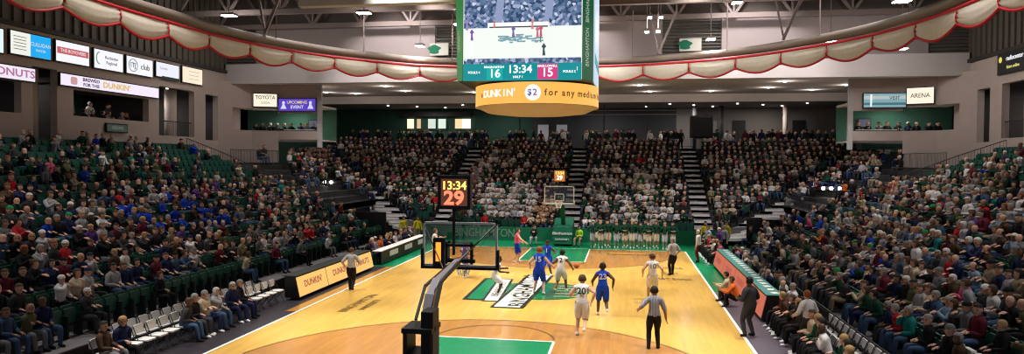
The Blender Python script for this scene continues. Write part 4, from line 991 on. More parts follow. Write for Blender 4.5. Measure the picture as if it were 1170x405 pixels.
DARK = {'black': 22, 'charcoal': 14, 'navy': 10, 'dark green': 10, 'brown': 6, 'grey': 9, 'light grey': 7, 'white': 6, 'maroon': 4, 'denim blue': 4, 'cream': 3, 'red': 2.5, 'olive': 3, 'khaki': 2, 'purple': 1, 'pink': .8, 'teal': 1, 'royal blue': .8, 'orange': .7, 'pale blue': 1}
FARP = {'black': 30, 'charcoal': 14, 'navy': 8, 'dark green': 10, 'brown': 4, 'grey': 6, 'light grey': 6, 'white': 10, 'maroon': 3, 'red': 1, 'cream': 4, 'pink': .5, 'purple': .7, 'khaki': 2}
WHITEP = {'white': 20, 'light grey': 10, 'black': 14, 'dark green': 8, 'charcoal': 8, 'cream': 4, 'grey': 6, 'pink': 1, 'green': 2}
RIGHTP = {'black': 12, 'charcoal': 10, 'navy': 12, 'dark green': 8, 'brown': 6, 'grey': 12, 'light grey': 9, 'white': 8, 'maroon': 5, 'red': 4, 'denim blue': 6, 'cream': 6, 'olive': 4, 'pale blue': 4, 'teal': 2, 'khaki': 3, 'purple': 1, 'orange': 1, 'royal blue': 2, 'pink': 1}
OLD = {'white': 11, 'grey': 17, 'brown': 15, 'black': 12, 'blond': 6, 'red': 2}
YNG = {'brown': 22, 'black': 20, 'blond': 8, 'grey': 8, 'white': 6, 'red': 2}
SKW = {'fair': 45, 'light': 40, 'tan': 8, 'brown': 5, 'dark': 2}
LEGP = {'denim blue': 20, 'black': 22, 'charcoal': 14, 'khaki': 8, 'navy': 8, 'grey': 6}
GARM = ['jacket', 'sweater', 'coat', 'pullover']
people = []; seats = []
rr_ = random.Random(11)
for sg in (-1, 1):
    nm = 'A' if sg < 0 else 'B'
    for k in range(NR):
        ny = int(33/.52)
        for i in range(ny):
            y = YEND-.35-i*.52
            if sg > 0 and abs(y+1.6) < .0: continue
            s = E[k+1]-.40; x = sg*(XS+s); z = zs(k)
            q = px((x, y, z+.8))
            if q[0] < -25 or q[0] > 1195 or q[2] < 4 or q[1] > 440: continue
            seats.append((nm, k, i, x, y, z, sg*PI/2, q))
            if sg < 0:
                occ = .10 if (k == 0 and y > -11.5) else .82 if k < 3 else .80 if k < 9 else .55 if k < 13 else .5
                if k >= 9 and y > 7: occ = .12
                if y > 6 and k < 5: occ = .45
                if y < -1 and k > 8: occ = .42
            else:
                occ = .30 if (k == 0 and y < -5) else .55 if k < 1 else .88 if k < 10 else .74
                if y > 5 and k < 7: occ = .55
                if k > 9 and y > 8: occ = .15
            if k == 0 and sg < 0 and y < -12.6: occ = .7
            if rr_.random() > occ: continue
            pal = DARK if sg < 0 else RIGHTP; hp = YNG if sg < 0 else OLD; top = pick(rr_, pal)
            if sg < 0 and 4 <= k <= 6 and -4.5 < y < 1.2 and rr_.random() < .85: top = 'royal blue'
            people.append(dict(nm=nm, k=k, i=i, loc=(x-sg*.22, y, z), rz=sg*PI/2+rr_.uniform(-.25, .25), q=q, top=top, hair=pick(rr_, hp), skin=pick(rr_, SKW), legs=pick(rr_, LEGP), p=rr_.randrange(12), sc=rr_.uniform(.93, 1.05), key=(nm, k, i)))
# far stand and corner returns go to the mass
crowd = Crowd(); seatmass = Crowd()
def mass(proto, loc, rz, top, hp, sc_=1, skin=None, hair=None, legs=None):
    crowd.add(proto, loc, rz, sc_, skin or pick(rr_, SKW), top, legs or pick(rr_, LEGP), 'black', hair or pick(rr_, hp))
for k in range(NR):
    s = E[k+1]-.40; y = YF+s; z = zf(k); hw = XS+s-1.3; x = -hw
    while x < hw:
        if all(abs(x-a) > .85 for a in FA):
            q = px((x, y, z+.8)); zone = FARP; occ = .97; hair = None; skin = None
            if k == 0: occ = .45
            if k in (1, 2) and x < -8: occ = .6
            if -6.6 < x < -2.5 and 1 <= k <= 6: zone = {'white': 20, 'light grey': 6, 'dark green': 6, 'teal': 3}; hair = ('white' if rr_.random() < .5 else None); occ = 1
            elif -2.5 <= x < -.4 and 0 <= k <= 3: zone = {'tan': 14, 'cream': 5, 'black': 3, 'brown': 3}; skin = 'fair'; occ = 1
            elif 0.8 < x < 8.4 and k < 10: zone = WHITEP
            if k > 11: zone = {'black': 40, 'charcoal': 20, 'navy': 10, 'dark green': 8, 'grey': 6, 'brown': 4, 'white': 3, 'maroon': 2}
            seatmass.v and None
            if rr_.random() < occ:
                i = rr_.randrange(12); mass(LOWS[i], (x+rr_.uniform(-.04, .04), y-.22, z), PI+rr_.uniform(-.3, .3), pick(rr_, zone), YNG, rr_.uniform(.93, 1.06), skin, hair)
            seats.append(('F', k, 0, x, y, z, PI, q))
        x += .47
    for sg in (-1, 1):
        if KC <= k <= 12:
            yy = YF+s-1.6
            while yy > YEND+.8:
                d = YF+s-yy; occ = .82 if d < 4.6 else (.75 if (k >= 10 and d < 9) else .13)
                if k < 7: occ = min(occ, .5 if d < 3 else 0)
                xx = sg*(XS+s)
                if rr_.random() < occ: mass(LOWS[rr_.randrange(12)], (xx-sg*.22, yy, z), sg*PI/2+rr_.uniform(-.2, .2)+sg*.3, pick(rr_, DARK), YNG, rr_.uniform(.93, 1.05))
                yy -= .5
# people standing along the concourse, behind suite windows
for _ in range(140):
    x = rr_.uniform(-22, 22)
    if 9.3 < x < 11.7: continue
    mass(LOWST[rr_.randrange(5)], (x, rr_.uniform(33.9, 39), ZT), rr_.choice((PI, PI, 0, .9))+rr_.uniform(-.4, .4), pick(rr_, {'black': 10, 'charcoal': 4, 'navy': 3, 'white': 1, 'maroon': 1, 'dark green': 3}), YNG)
for sg in (-1, 1):
    for n in range(9):
        x = sg*(19.6+n*.62+rr_.uniform(-.1, .1)); mass(LOWS[rr_.randrange(12)], (x, 21.3, 7.0), PI, pick(rr_, {'black': 5, 'charcoal': 3, 'grey': 1, 'navy': 2}), YNG)
        mass(LOWST[rr_.randrange(5)], (x, YF+E[NR]-.4 if False else 19.4+rr_.uniform(0, .3), zf(6)+.0), PI, 'black', YNG) if False else None
for n in range(12):
    y = 3.9+n*.48; mass((LOWS if n % 3 else LOWST)[rr_.randrange(5)], (-26.2-(.5 if n % 3 == 0 else 0), y, 6.95), -PI/2, pick(rr_, {'black': 4, 'white': 3, 'grey': 2, 'charcoal': 3}), YNG)
# ---- the three hundred largest spectators are individuals
vis = [p for p in people if -6 < p['q'][0] < 1176 and p['q'][1] < 412]
vis.sort(key=lambda p: p['q'][2]); indiv = vis[:240]; rest = [p for p in people if p not in indiv]
indiv.sort(key=lambda p: (p['nm'], p['k'], -p['i'])); cnt = {}
STN = {'A': 'yellow-table stand', 'B': 'bench-side stand'}
blab = {}
for p in indiv:
    key = (p['nm'], p['k']); cnt[key] = cnt.get(key, 0)+1
    hk = HK[p['p']]; ht = {'short': '%s-haired' % p['hair'], 'long': 'long %s-haired' % p['hair'], 'bald': 'balding', 'cap': 'capped'}[hk]
    capc = rr_.choice(['white', 'black', 'green', 'grey', 'navy']); g = GARM[p['p'] % 4]
    lab = '%s spectator in %s %s, row %d %s, %s from near end' % (ht, p['top'], g, p['k']+1, STN[p['nm']], ordinal(cnt[key]))
    place(SEATP[p['p']], p['loc'], p['rz'], lab, group='seated spectators', skin=p['skin'], hair=p['hair'], top=p['top'], legs=p['legs'], scale=p['sc'],
          names=(g, 'trousers', 'shoes', 'cap' if hk == 'cap' else 'hair'), hairmat=CM[capc] if hk == 'cap' else None, bodyname='spectator')
for p in rest:
    pr = MEDS if p['q'][2] < 42 else LOWS; mass(pr[p['p']], p['loc'], p['rz'], p['top'], YNG, p['sc'], p['skin'], p['hair'], p['legs'])
co = crowd.build('spectator_crowd', CROWD_MATS); tag(co, 'the mass of seated spectators filling the farther rows and the far stand', 'crowd', kind='stuff')
# ---- seats
occk = {p['key'] for p in people}
emp = [s for s in seats if s[0] in 'AB' and (s[0], s[1], s[2]) not in occk and -4 < s[7][0] < 1174 and s[7][1] < 408]; emp.sort(key=lambda s: s[7][2]); emp = emp[:240]; ek = {(s[0], s[1], s[2]) for s in emp}
emp.sort(key=lambda s: (s[0], s[1], -s[2])); cnt = {}
for s in emp:
    key = s[:2]; cnt[key] = cnt.get(key, 0)+1
    arena_seat((s[3], s[4], s[5]), s[6]-0, 'empty tipped-up green seat, row %d of %s, %s empty one from near end' % (s[1]+1, STN[s[0]].replace('the stand with the yellow table', 'yellow-table stand').replace('the bench-side stand', 'bench-side stand'), ordinal(cnt[key])), 'empty green seats')
class SeatMass(Crowd): pass
sm_ = Crowd(); sm_.cache = {}
Q = np.array(SEATL[1]); 
for s in seats:
    if (s[0], s[1], s[2]) in ek and s[0] in 'AB': continue
    c, sn = math.cos(s[6]), math.sin(s[6]); p = SEATL[0]; sm_.v.append(np.stack([p[:, 0]*c-p[:, 1]*sn+s[3], p[:, 0]*sn+p[:, 1]*c+s[4], p[:, 2]+s[5]], 1))
    sm_.q.append(Q+sm_.n); sm_.mq.append(SEATL[2]); sm_.n += len(p)
sm_.t = [np.zeros((0, 3), int)]; sm_.mt = [np.zeros(0, int)]
so = sm_.build('seat_rows', [M_SEAT, M_SEATD]); so.data.polygons.foreach_set('use_smooth', np.zeros(len(so.data.polygons), bool)); tag(so, 'remaining rows of green tip-up seats under and between the spectators', 'seats', kind='stuff')
# ------------------------------------------------------------ people on the floor
def figure(P, x, y, rz, label, sleeves='none', cut='shorts', style='short', sub=2, z=0, **k):
    pr = build_proto(P, sleeves, cut, style, sub, face=True); fc = k.pop('face', True)
    o = place(pr, (x, y, z), rz, label, face=fc, **k); return o, pr
def number(o, pr, s, col, size=.26, side=-1):
    q = pr['out']; c = q['chest']+q['ln']*.0+q['fw']*(side*.175)
    text('jersey_number', s, size, CM[col], o, tuple(c), FACE_S if side < 0 else (PI/2, 0, PI), .004, bold=.02)
def stance(fl_, fr_, hl, hr, pel=(0, 0, .93), lean=(0, .12, 1), **k):
    P = dict(pelvis=pel, lean=lean, fL=fl_, fR=fr_, hL=hl, hR=hr, look=(0, 1, -.05), build=1.08); P.update(k); return P
WU = dict(top='white', legs='white', names=('jersey', 'shorts', 'shoes', 'hair')); BU = dict(top='royal blue', legs='royal blue', names=('jersey', 'shorts', 'shoes', 'hair'))
# white team
o, p = figure(stance((-.14, .02, .09), (.10, -.32, .28), (-.30, .22, 1.12), (.30, -.12, 1.05), lean=(0, .1, 1)), 2.61, -7.6, -.05, 'player in white jersey number 20, jogging away nearest the camera', skin='light', hair='brown', shoes='white', scale=1.09, **WU); number(o, p, '20', 'dark green')
o, p = figure(stance((-.13, .18, .09), (.13, -.12, .09), (-.34, .10, .98), (.36, .05, 1.0), lean=(0, .08, 1)), 5.01, -1.55, .05, 'player in white jersey standing by the bench-side floor lettering', skin='light', hair='brown', shoes='white', scale=1.06, **WU); number(o, p, '10', 'grey')
o, p = figure(stance((-.18, -.22, .15), (.16, .30, .09), (-.25, .25, 1.15), (.40, .28, .95), lean=(.05, .28, 1), pel=(0, 0, .88)), 1.31, -.35, -.15, 'player in white dribbling the ball with the right hand', skin='brown', hair='black', shoes='white', scale=1.05, **WU); number(o, p, '2', 'dark green')
o, p = figure(stance((-.28, .12, .09), (.28, .05, .09), (-.35, .35, 1.0), (.35, .35, .95), lean=(0, .45, 1), pel=(0, -.1, .78)), -1.25, -1.3, -1.35, 'player in white crouching on the slanted center logo', skin='dark', hair='black', shoes='white', scale=1.0, **WU); number(o, p, '5', 'dark green')
o, p = figure(stance((-.15, 0, .09), (.15, .05, .09), (-.35, .25, 1.25), (.5, .35, 1.35), lean=(0, .05, 1)), -5.93, 6.2, -1.2, 'player in white seen through the near glass backboard, arm stretched out', skin='light', hair='brown', shoes='white', scale=1.08, **WU)
# blue team
o, p = figure(stance((-.15, .0, .09), (.14, -.30, .25), (-.32, .25, 1.0), (.34, -.05, 1.0), lean=(0, .12, 1)), 3.16, -4.5, .08, 'player in blue jersey number 23, running away beside the white number 20', skin='dark', hair='black', shoes='white', scale=1.06, **BU); number(o, p, '23', 'white')
o, p = figure(stance((-.2, .1, .09), (.2, -.05, .09), (-.36, .12, .95), (.45, .30, 1.0), lean=(0, .15, 1), pel=(0, 0, .9)), .46, -1.0, -.15, 'player in blue jersey number 15, guarding the dribbler from behind', skin='fair', hair='red', shoes='white', scale=1.13, **BU); number(o, p, '15', 'white')
o, p = figure(stance((-.2, .1, .09), (.2, .05, .09), (-.4, .3, 1.1), (.4, .3, 1.1), lean=(0, .2, 1), pel=(0, 0, .88)), .33, 3.9, 2.9, 'player in blue facing the camera, half hidden behind number 15', skin='dark', hair='black', shoes='white', scale=1.0, **BU); number(o, p, '1', 'white', side=1)
o, p = figure(stance((-.15, .1, .09), (.16, -.2, .09), (-.3, .25, 1.0), (.42, .4, 1.05), lean=(0, .1, 1)), -1.81, 7.9, -1.3, 'player in pale warm top and blue shorts by the far lane, arm out', skin='fair', hair='brown', shoes='white', scale=1.05, top='pink', legs='royal blue', names=('jersey', 'shorts', 'shoes', 'hair')); 
o, p = figure(stance((-.2, .1, .09), (.2, -.1, .09), (-.35, .2, 1.1), (.35, .2, 1.1), lean=(0, .15, 1)), -3.45, 2.4, -.9, 'player in purplish blue partly behind the near hoop arm', skin='brown', hair='black', shoes='white', scale=1.0, top='purple', legs='royal blue', names=('jersey', 'shorts', 'shoes', 'hair')); number(o, p, '4', 'white')
# ball
bl = MB().sphere((0, 0, 0), .12, 20, 14).build('basketball', mat('ball_orange', (.42, .11, .025), .55), smooth=True, loc=(1.92, .35, 1.02)); tag(bl, 'orange basketball under the dribbling player\'s hand', 'ball')
m = MB()
for ax in range(3): m.tube([[(.121*math.cos(t), .121*math.sin(t), 0), (.121*math.cos(t), 0, .121*math.sin(t)), (0, .121*math.cos(t), .121*math.sin(t))][ax] for t in [2*PI*i/20 for i in range(21)]], .003, 4, cap=False)
m.build('seam', M_BLACK, bl)
# officials: vertically striped grey shirts
ms = bpy.data.materials.new('official_stripes'); ms.use_nodes = True; nt = ms.node_tree; tc = nt.nodes.new('ShaderNodeTexCoord'); wv = nt.nodes.new('ShaderNodeTexWave'); wv.inputs['Scale'].default_value = 9
rp_ = nt.nodes.new('ShaderNodeValToRGB'); rp_.color_ramp.elements[0].color = (.10, .10, .12, 1); rp_.color_ramp.elements[1].color = (.33, .33, .37, 1); nt.links.new(tc.outputs['Object'], wv.inputs['Vector']); nt.links.new(wv.outputs['Fac'], rp_.inputs[0]); nt.links.new(rp_.outputs[0], nt.nodes['Principled BSDF'].inputs['Base Color'])
def official(P, x, y, rz, label, skin, hair, top, sc_=1.0):
    pr = build_proto(P, 'short', 'long', 'short', 2, face=True); return place(pr, (x, y, 0), rz, label, face=True, skin=skin, hair=hair, top=top, legs='black', shoes='black', scale=sc_, names=('striped_shirt', 'trousers', 'shoes', 'hair'))
official(stance((-.14, 0, .09), (.13, .08, .09), (-.40, .14, 1.08), (.34, .02, .84), lean=(0, .02, 1)), 4.77, -8.8, .1, 'official in grey striped shirt standing at the bottom edge, back turned', 'tan', 'black', ms, 1.05)
official(stance((-.10, .22, .09), (.10, -.25, .16), (-.30, .1, 1.0), (.28, .25, 1.1), lean=(0, .08, 1)), -7.3, -1.8, .15, 'official in pale grey shirt running along the yellow table', 'fair', 'brown', 'light grey', 1.03)
official(stance((-.13, .05, .09), (.12, .25, .09), (-.28, .12, .95), (.28, .15, .98), lean=(0, .1, 1)), 6.27, 5.0, .5, 'official in pale shirt walking on the far bench side of the court', 'fair', 'grey', 'light grey', 1.04)
def clothed(P, x, y, rz, label, sk, hr, top, lg_, sh='black', sc_=1.0, hair='short', nm='jacket', z=0, group=None, sub=1, face=False):
    pr = build_proto(P, 'long', 'long', hair, sub, face=face); return place(pr, (x, y, z), rz, label, face=face, skin=sk, hair=hr, top=top, legs=lg_, shoes=sh, scale=sc_, names=(nm, 'trousers', 'shoes', 'hair'), group=group)
clothed(stance((-.16, .05, .09), (.15, .0, .09), (-.2, .25, 1.1), (.25, .2, 1.05), lean=(0, .04, 1), build=1.22), 7.8, -6.75, .75, 'coach in dark suit standing on the sideline, back to the camera', 'brown', 'black', 'charcoal', 'charcoal', sc_=1.07, nm='suit_jacket', sub=2, face=True)
clothed(stance((-.16, .05, .09), (.15, .0, .09), (-.25, .3, 1.0), (.25, .25, 1.0), lean=(0, .15, 1), build=1.12), 9.2, -8.15, .5, 'person in white shirt standing among the bench chairs', 'fair', 'red', 'white', 'charcoal', nm='shirt', sub=2, face=True)
cr_ = stance((-.22, .28, .09), (.22, .2, .09), (-.1, .42, .62), (.12, .42, .62), pel=(0, -.12, .36), lean=(0, .35, 1), build=1.1)
clothed(cr_, 7.95, -1.0, 1.3, 'crouching person in white top at the front of the red scorer table', 'fair', 'black', 'cream', 'charcoal', nm='shirt', sub=2, face=True)
cr2 = dict(cr_); clothed(cr2, 8.0, -2.1, 1.45, 'crouching person in dark orange warm-up beside the red scorer table', 'tan', 'brown', 'orange', 'black', nm='warm_up_top', sub=1)
for (x, y, rz, sk, hr, t, l, lab) in ((7.95, 9.9, 1.2, 'fair', 'white', 'white', 'maroon', 'person in white shirt and dark trousers at the far bench corner'), (9.0, 15.9, 2.6, 'light', 'black', 'yellow', 'black', 'steward in yellow shirt standing behind the far bench, nearer the court'),
        (10.35, 16.2, 2.2, 'light', 'brown', 'yellow', 'black', 'steward in yellow shirt standing behind the far bench, next to the stand'), (-10.5, 15.1, -2.4, 'light', 'black', 'yellow', 'khaki', 'steward in yellow shirt at the tunnel mouth, outer one of the pair'), (-9.6, 15.3, -2.6, 'tan', 'brown', 'yellow', 'khaki', 'steward in yellow shirt at the tunnel mouth, inner one of the pair'),
        (9.3, 11.7, 2.0, 'fair', 'white', 'purple', 'navy', 'person in lilac shirt standing behind the far bench'), (8.8, 12.8, 2.0, 'light', 'brown', 'pale blue', 'charcoal', 'person in pale blue shirt standing at the far bench'), (9.8, 13.3, 2.2, 'fair', 'grey', 'light grey', 'black', 'person in light grey top standing at the far bench')):
    clothed(stand_pose(int(x*7) % 9), x, y, rz, lab, sk, hr, t, l, nm='shirt')
clothed(seat_pose(1), 1.05, 15.9, 2.9, 'seated photographer in lime vest beside the far hoop', 'light', 'black', 'lime', 'khaki', nm='vest')
clothed(seat_pose(4), -1.89, 15.9, 3.2, 'seated person in black with grey trousers left of the far hoop base', 'light', 'black', 'black', 'light grey', nm='jacket')
for x, y in ((1.05, 16.05), (-1.89, 16.05)):
    st_ = empty('folding_stool', (x, y, 0), 0, 'small folding stool under the %s by the far hoop' % ('lime-vested photographer' if x > 0 else 'seated person in black'), 'stool')
    MB().box(-.2, .2, -.15, .15, .36, .39).build('seat', M_BLACK, st_)
    for i in (-1, 1):
        for j in (-1, 1): MB().beam((i*.18, j*.13, 0), (i*.18, j*.13, .37), .025).build('leg', M_RAIL, st_)
# cheerleaders
CH = []
for i, (hl, hr) in enumerate((((-.16, .02, 1.02), (.16, .02, 1.02)), ((-.12, .2, 1.15), (.12, .2, 1.15)), ((-.2, -.05, .98), (.3, .05, .85)))):
    P = stance((-.10, 0, .09), (.10, .03, .09), hl, hr, lean=(0, .0, 1), build=.92, eL=(-1, -.3, -.2), eR=(1, -.3, -.2), look=((-.3, .2, .5)[i], 1, 0))
    CH.append((build_proto(P, 'long', 'shorts', 'long', 1, face=True)))
cs_ = [(1.95+i*.50, 15.45+(.0 if i % 2 else .12), i) for i in range(11)]+[(2.2+i*.62, 16.5, i+11) for i in range(8)]
for x, y, i in cs_:
    back = i >= 11; n = i-11 if back else i
    place(CH[i % 3], (x, y, 0), PI+.12*math.sin(i*2.1), 'cheerleader in green top and pale skirt, %s in the %s line from far hoop' % (ordinal(n+1), 'rear' if back else 'front'), group='cheerleaders on the far baseline', skin='fair', hair=('brown', 'blond', 'black', 'brown')[i % 4],
          top='dark green', legs='cream' if i % 3 else 'light grey', shoes='white', scale=.95+.03*(i % 3), names=('top', 'skirt', 'boots', 'hair'), bodyname='cheerleader')
# bench: folding chairs along both sides
def folding_chair(x, y, rz, label, group, m):
    c = empty('folding_chair', (x, y, 0), rz, label, 'chair', group)
    for me, n in zip(FCH[m], ('seat', 'backrest', 'leg', 'leg', 'leg', 'leg')):
        k = bpy.data.objects.new(n, me); C.objects.link(k); k.parent = c
    return c
def fch(m):
    L_ = []; L_.append(MB().rbox(-.21, .21, -.2, .2, .43, .47, .06, 'xy').mesh('seat', m)); L_.append(MB().rbox(-.21, .21, -.24, -.21, .60, .86, .08, 'xz').mesh('backrest', m))
    for s in (-1, 1):
        L_.append(MB().tube([(s*.22, .2, 0), (s*.22, -.05, .44), (s*.21, -.225, .84)], .012, 6).mesh('leg', M_RAIL)); L_.append(MB().tube([(s*.2, -.25, 0), (s*.2, .16, .44)], .012, 6).mesh('leg', M_RAIL))
    return L_
FCH = {'w': fch(M_WHITE), 'b': fch(M_SEATD)}
ra = random.Random(5)
TOPS = ['brown', 'navy', 'black', 'grey', 'dark green', 'maroon', 'charcoal', 'black', 'cream', 'light grey', 'red', 'navy', 'black', 'brown', 'olive', 'pink', 'pale blue', 'denim blue']
n = 0; e_ = 0
for i in range(18):
    y = -13.6+i*.53; x = -9.15; q = px((x, y, .5))[0]; occ = q < 138 or 196 < q < 248 or 258 < q < 282
    if occ: n += 1
    else: e_ += 1
    folding_chair(x, y, -PI/2, ('white folding chair under the %s courtside sitter from the near end' % ordinal(n)) if occ else 'empty white folding chair, %s from the near end of the courtside row' % ordinal(e_), 'white folding chairs beside the court', 'w')
    if occ:
        t = TOPS[i]; sk = pick(ra, SKW); h = pick(ra, OLD); p_ = SEATP[i % 12]
        place(p_, (x+.12, y, 0), -PI/2+ra.uniform(-.3, .3), 'spectator on a courtside white chair, %s sitter from the near end, %s top' % (ordinal(n), t), group='courtside sitters', skin=sk, hair=h, top=t, legs=pick(ra, LEGP), shoes='white' if i % 3 else 'black', names=('top', 'trousers', 'shoes', 'hair'), bodyname='spectator')
for i in range(18):
    y = -13.6+i*.53
    folding_chair(-9.8, y, -PI/2, 'white folding chair in the rear courtside row, %s from the near end' % ordinal(i+1), 'white folding chairs of the rear courtside row', 'w') if px((-9.8, y, .5))[0] > 140 and i < 17 else None
# media table beyond the yellow table
def long_table(x, y0, y1, lab, z=.74, w=.5, cm=M_BLACK, tm=M_WHITE, sg=1, front=None):
    t = empty('long_table', (x, (y0+y1)/2, 0), 0, lab, 'table'); h = (y1-y0)/2
    MB().box(-w/2, w/2, -h, h, z-.03, z).build('tabletop', tm, t); m = MB(); m.box(sg*w/2-.01, sg*w/2+.015, -h, h, .05, z-.03); m.build('front_drape', cm, t)
    for yy in (-h+.1, h-.1):
        for xx in (-w/2+.05, w/2-.05): MB().box(xx-.02, xx+.02, yy-.02, yy+.02, 0, z-.03).build('leg', M_RAIL, t)
    return t
t = long_table(-8.75, 5.2, 13.6, 'long media table with black drape and white lettered panels', sg=1)
for y in (-2.2, .4, 3.0): MB().box(.268, .28, y-.7, y+.7, .32, .6).build('white_panel', mat('panel_white', (.5, .5, .5)), t)
for i in range(13):
    y = 5.6+i*.62; tt = ['black', 'purple', 'light grey', 'orange', 'navy', 'charcoal', 'black', 'white', 'grey', 'black', 'navy', 'charcoal', 'grey'][i]
    folding_chair(-9.45, y, -PI/2, 'dark chair at the media table, %s from the yellow table' % ordinal(i+1), 'chairs of the media table', 'b')
    place(SEATP[(i*5+2) % 12], (-9.33, y, 0), -PI/2+ra.uniform(-.2, .2), 'media worker in %s at the black media table, %s from the yellow table' % (tt, ordinal(i+1)), group='media table workers', skin=pick(ra, SKW), hair=pick(ra, YNG), top=tt, legs='charcoal', names=('top', 'trousers', 'shoes', 'hair'), bodyname='media_worker')
# lit sponsor table, yellow
def led_table(x, y0, y1, sg, col, lab, words_, ink, tops, hz=.92):
    t = empty('lit_sponsor_table', (x, (y0+y1)/2, 0), math.radians(90) if sg > 0 else math.radians(-90), lab, 'table'); w = (y1-y0)/2
    # local -y is the court side
    MB().add([(-w, -.0, .1), (w, -.0, .1), (w, .18, hz), (-w, .18, hz), (-w, .6, .1), (w, .6, .1), (w, .6, hz), (-w, .6, hz)], [(0,1,2,3), (3,2,6,7), (4,7,6,5), (0,3,7,4), (1,5,6,2), (0,4,5,1)]).build('cabinet', M_BLACK, t)
    n_ = max(1, round(2*w/3.05)); pw = 2*w/n_
    for i in range(n_):
        a = -w+i*pw+.02; b_ = a+pw-.04
        MB().add([(a, -.012, .14), (b_, -.012, .14), (b_, .156, hz-.04), (a, .156, hz-.04)], [(0, 1, 2, 3)]).build('lit_face', em('ledt_'+lab[:9]+str(i % 2), col, .95), t)
        text('lettering', words_[i % len(words_)], .36, em('ledt_ink'+lab[:6], ink, .5), t, ((a+b_)/2, .05, .55), (math.radians(77), 0, 0), .002, bold=.02, sx=1.1)
    MB().box(-w, w, .15, .72, hz, hz+.03).build('tabletop', tops, t)
    return t
led_table(-8.45, -4.15, 3.95, 1, (.98, .58, .16), 'long slanted sponsor table lit yellow orange with red lettering', ["DUNKIN'", 'DUNKIN', 'DONUTS'], (.75, .12, .12), M_SEATD)
led_table(8.55, -4.6, 8.3, -1, (.56, .13, .075), 'long scorer table lit salmon red along the bench side', ["DUNKIN'", 'DONUTS'], (.85, .4, .3), mat('teal_top', (.05, .22, .2), .5))
rt = random.Random(8)
for i in range(19):
    y = -4.2+i*.65
    pp = tag(MB().add([(-.11+rt.uniform(-.02, .02), -.15, 0), (.11, -.15, 0), (.11, .15, 0), (-.11, .15, 0), (-.11, -.15, .012), (.11, -.15, .012), (.11, .15, .012), (-.11, .15, .012)], [(0,3,2,1), (4,5,6,7), (0,1,5,4), (1,2,6,5), (2,3,7,6), (3,0,4,7)]).build('paper_stack', M_WHITE, loc=(9.05, y, .952)), 'white paper stack on the scorer table, %s from the near end' % ordinal(i+1), 'papers', 'papers on the scorer table'); pp.rotation_euler = (0, 0, rt.uniform(-.4, .4))
    tt = pick(rt, {'white': 6, 'dark green': 7, 'black': 5, 'light grey': 4, 'cream': 3, 'red': 1, 'navy': 3})
    folding_chair(9.72, y, PI/2, 'dark chair behind the scorer table, %s from the near end' % ordinal(i+1), 'chairs behind the scorer table', 'b')
    place(SEATP[(i*7+3) % 12], (9.6, y, 0), PI/2+rt.uniform(-.25, .25), 'official in %s top seated behind the scorer table, %s from the near end' % (tt, ordinal(i+1)), group='scorer table crew', skin=pick(rt, SKW), hair=pick(rt, OLD), top=tt, legs='charcoal', names=('top', 'trousers', 'shoes', 'hair'), bodyname='table_official')
for i in range(14):
    y = -5.35-i*.56; tt = ['maroon', 'brown', 'black', 'brown', 'charcoal', 'white', 'cream', 'dark green', 'charcoal', 'white', 'black', 'dark green', 'white', 'white'][i]
    folding_chair(9.2, y, PI/2, 'white bench chair, %s from the scorer table' % ordinal(i+1), 'home bench chairs', 'w')
    if i not in (5, 10): place(SEATP[(i*5+1) % 12], (9.08, y, 0), PI/2+rt.uniform(-.3, .2), 'team member in %s seated on the near bench, %s from the scorer table' % (tt, ordinal(i+1)), group='near bench', skin=('brown', 'fair', 'light', 'fair', 'dark')[i % 5], hair=('black', 'blond', 'brown', 'blond')[i % 4], top=tt, legs='black', shoes='white', names=('top', 'trousers', 'shoes', 'hair'), bodyname='bench_player')
for i in range(14):
    y = -5.5-i*.5
    folding_chair(9.9, y, PI/2, 'white chair in the rear bench row, %s from the scorer table' % ordinal(i+1), 'rear bench row chairs', 'w') if i > 2 else None
for i in range(11):
    y = 9.0+i*.55; tt = ['pink', 'black', 'white', 'black', 'light grey', 'royal blue', 'red', 'black', 'white', 'navy', 'pale blue'][i]
    folding_chair(9.0, y, PI/2, 'dark chair of the far bench, %s from the scorer table' % ordinal(i+1), 'far bench chairs', 'b')
    place(SEATP[(i*5) % 12], (8.88, y, 0), PI/2+rt.uniform(-.3, .3), 'team member in %s on the far bench, %s from the scorer table' % (tt, ordinal(i+1)), group='far bench', skin=('fair', 'brown', 'light')[i % 3], hair=pick(rt, YNG), top=tt, legs='black', shoes='white', names=('top', 'trousers', 'shoes', 'hair'), bodyname='bench_player')
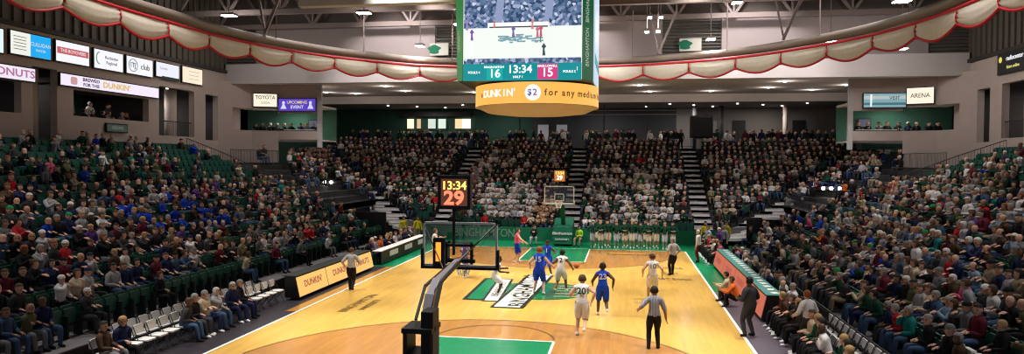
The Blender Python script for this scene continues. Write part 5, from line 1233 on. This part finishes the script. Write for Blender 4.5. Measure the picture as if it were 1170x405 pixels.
# ------------------------------------------------------------ railings
def railing(P, h, lab, n=None, panel=False):
    r = empty('stair_railing', (0, 0, 0), 0, lab, 'railing', 'stand railings'); P = [V(p) for p in P]
    MB().tube([p+V((0, 0, h)) for p in P], .025, 6).build('handrail', M_RAIL, r); MB().tube([p+V((0, 0, .12)) for p in P], .018, 6).build('lower_rail', M_RAIL, r)
    m = MB()
    for a, b in zip(P[:-1], P[1:]):
        k = max(1, int((b-a).length/.16))
        for i in range(k):
            q = a.lerp(b, i/k); m.tube([q+V((0, 0, 0 if i % 8 == 0 else .12)), q+V((0, 0, h))], .016 if i % 8 == 0 else .008, 5, cap=False)
    m.build('balusters', M_RAIL, r); return r
for sg, w in ((-1, 'yellow stewards at the tunnel'), (1, 'far bench')):
    railing([(sg*(XS+s-1.0), YF+s, zf(int(max(0, (s-1.5)/.85+1)))+.02) for s in (1.6, 4.6, 7.6)], .95, 'black railing down the lower diagonal stairs beside the %s' % w)
    railing([(sg*(XS+E[KC]+.05), YEND+.3, zf(KC)), (sg*(XS+E[KC]+.05), YF+E[KC]-.4, zf(KC))], .95, 'black railing over the dark tunnel wall near the %s' % w)
    railing([(sg*24.6, 12.8, zs(15)+.3), (sg*22.2, 12.8, zs(13)+.1), (sg*18.8, 12.8, zs(9)+.1)], 1.0, 'black stair railing under the corner suite near the %s' % w)
    railing([(sg*(XS+11.6), YEND+.3, zf(12)), (sg*(XS+11.6), 19.9, zf(12))], 1.0, 'black railing along the edge below the corner suite near the %s' % w)
    # vomitory lights
    vl = empty('stair_light', (sg*17.6, 19.3, zf(8)+.25), 0, 'small white lamps shining in the dark corner rows near the %s' % w, 'lamp')
    MB().box(-.9, .9, -.05, .1, -.1, .12).build('housing', M_BLACK, vl)
    for i in range(2 if sg < 0 else 4): MB().sphere((-.25+i*.5 if sg < 0 else -.75+i*.5, -.1, 0), .11, 10, 8).build('lens', M_LAMP, vl, smooth=True)
# towels over the front seats of the bench side
for i in range(7):
    y = -12.1-i*.52+.0; 
    o = MB().rbox(-.2, .2, -.09, .03, .72, .93, .04, 'xz').build('white_towel', M_WHITE, loc=(XS+E[1]-.40, y+.25, Z0), bevel=.015); o.rotation_euler = (0, 0, PI/2); tag(o, 'white towel draped over a front row seat back, %s from the near end' % ordinal(7-i), 'towel', 'white towels on seat backs')
# front edge board on the bench-side stand
o = MB().box(-.06, .06, -9, 9, 0, .25).box(-.03, .03, -9, 9, .25, .3).build('stand_edge_rail', M_BLACK, loc=(XS+.1, -5.5, Z0)); tag(o, 'long black kick rail along the front edge of the bench-side stand', 'rail')
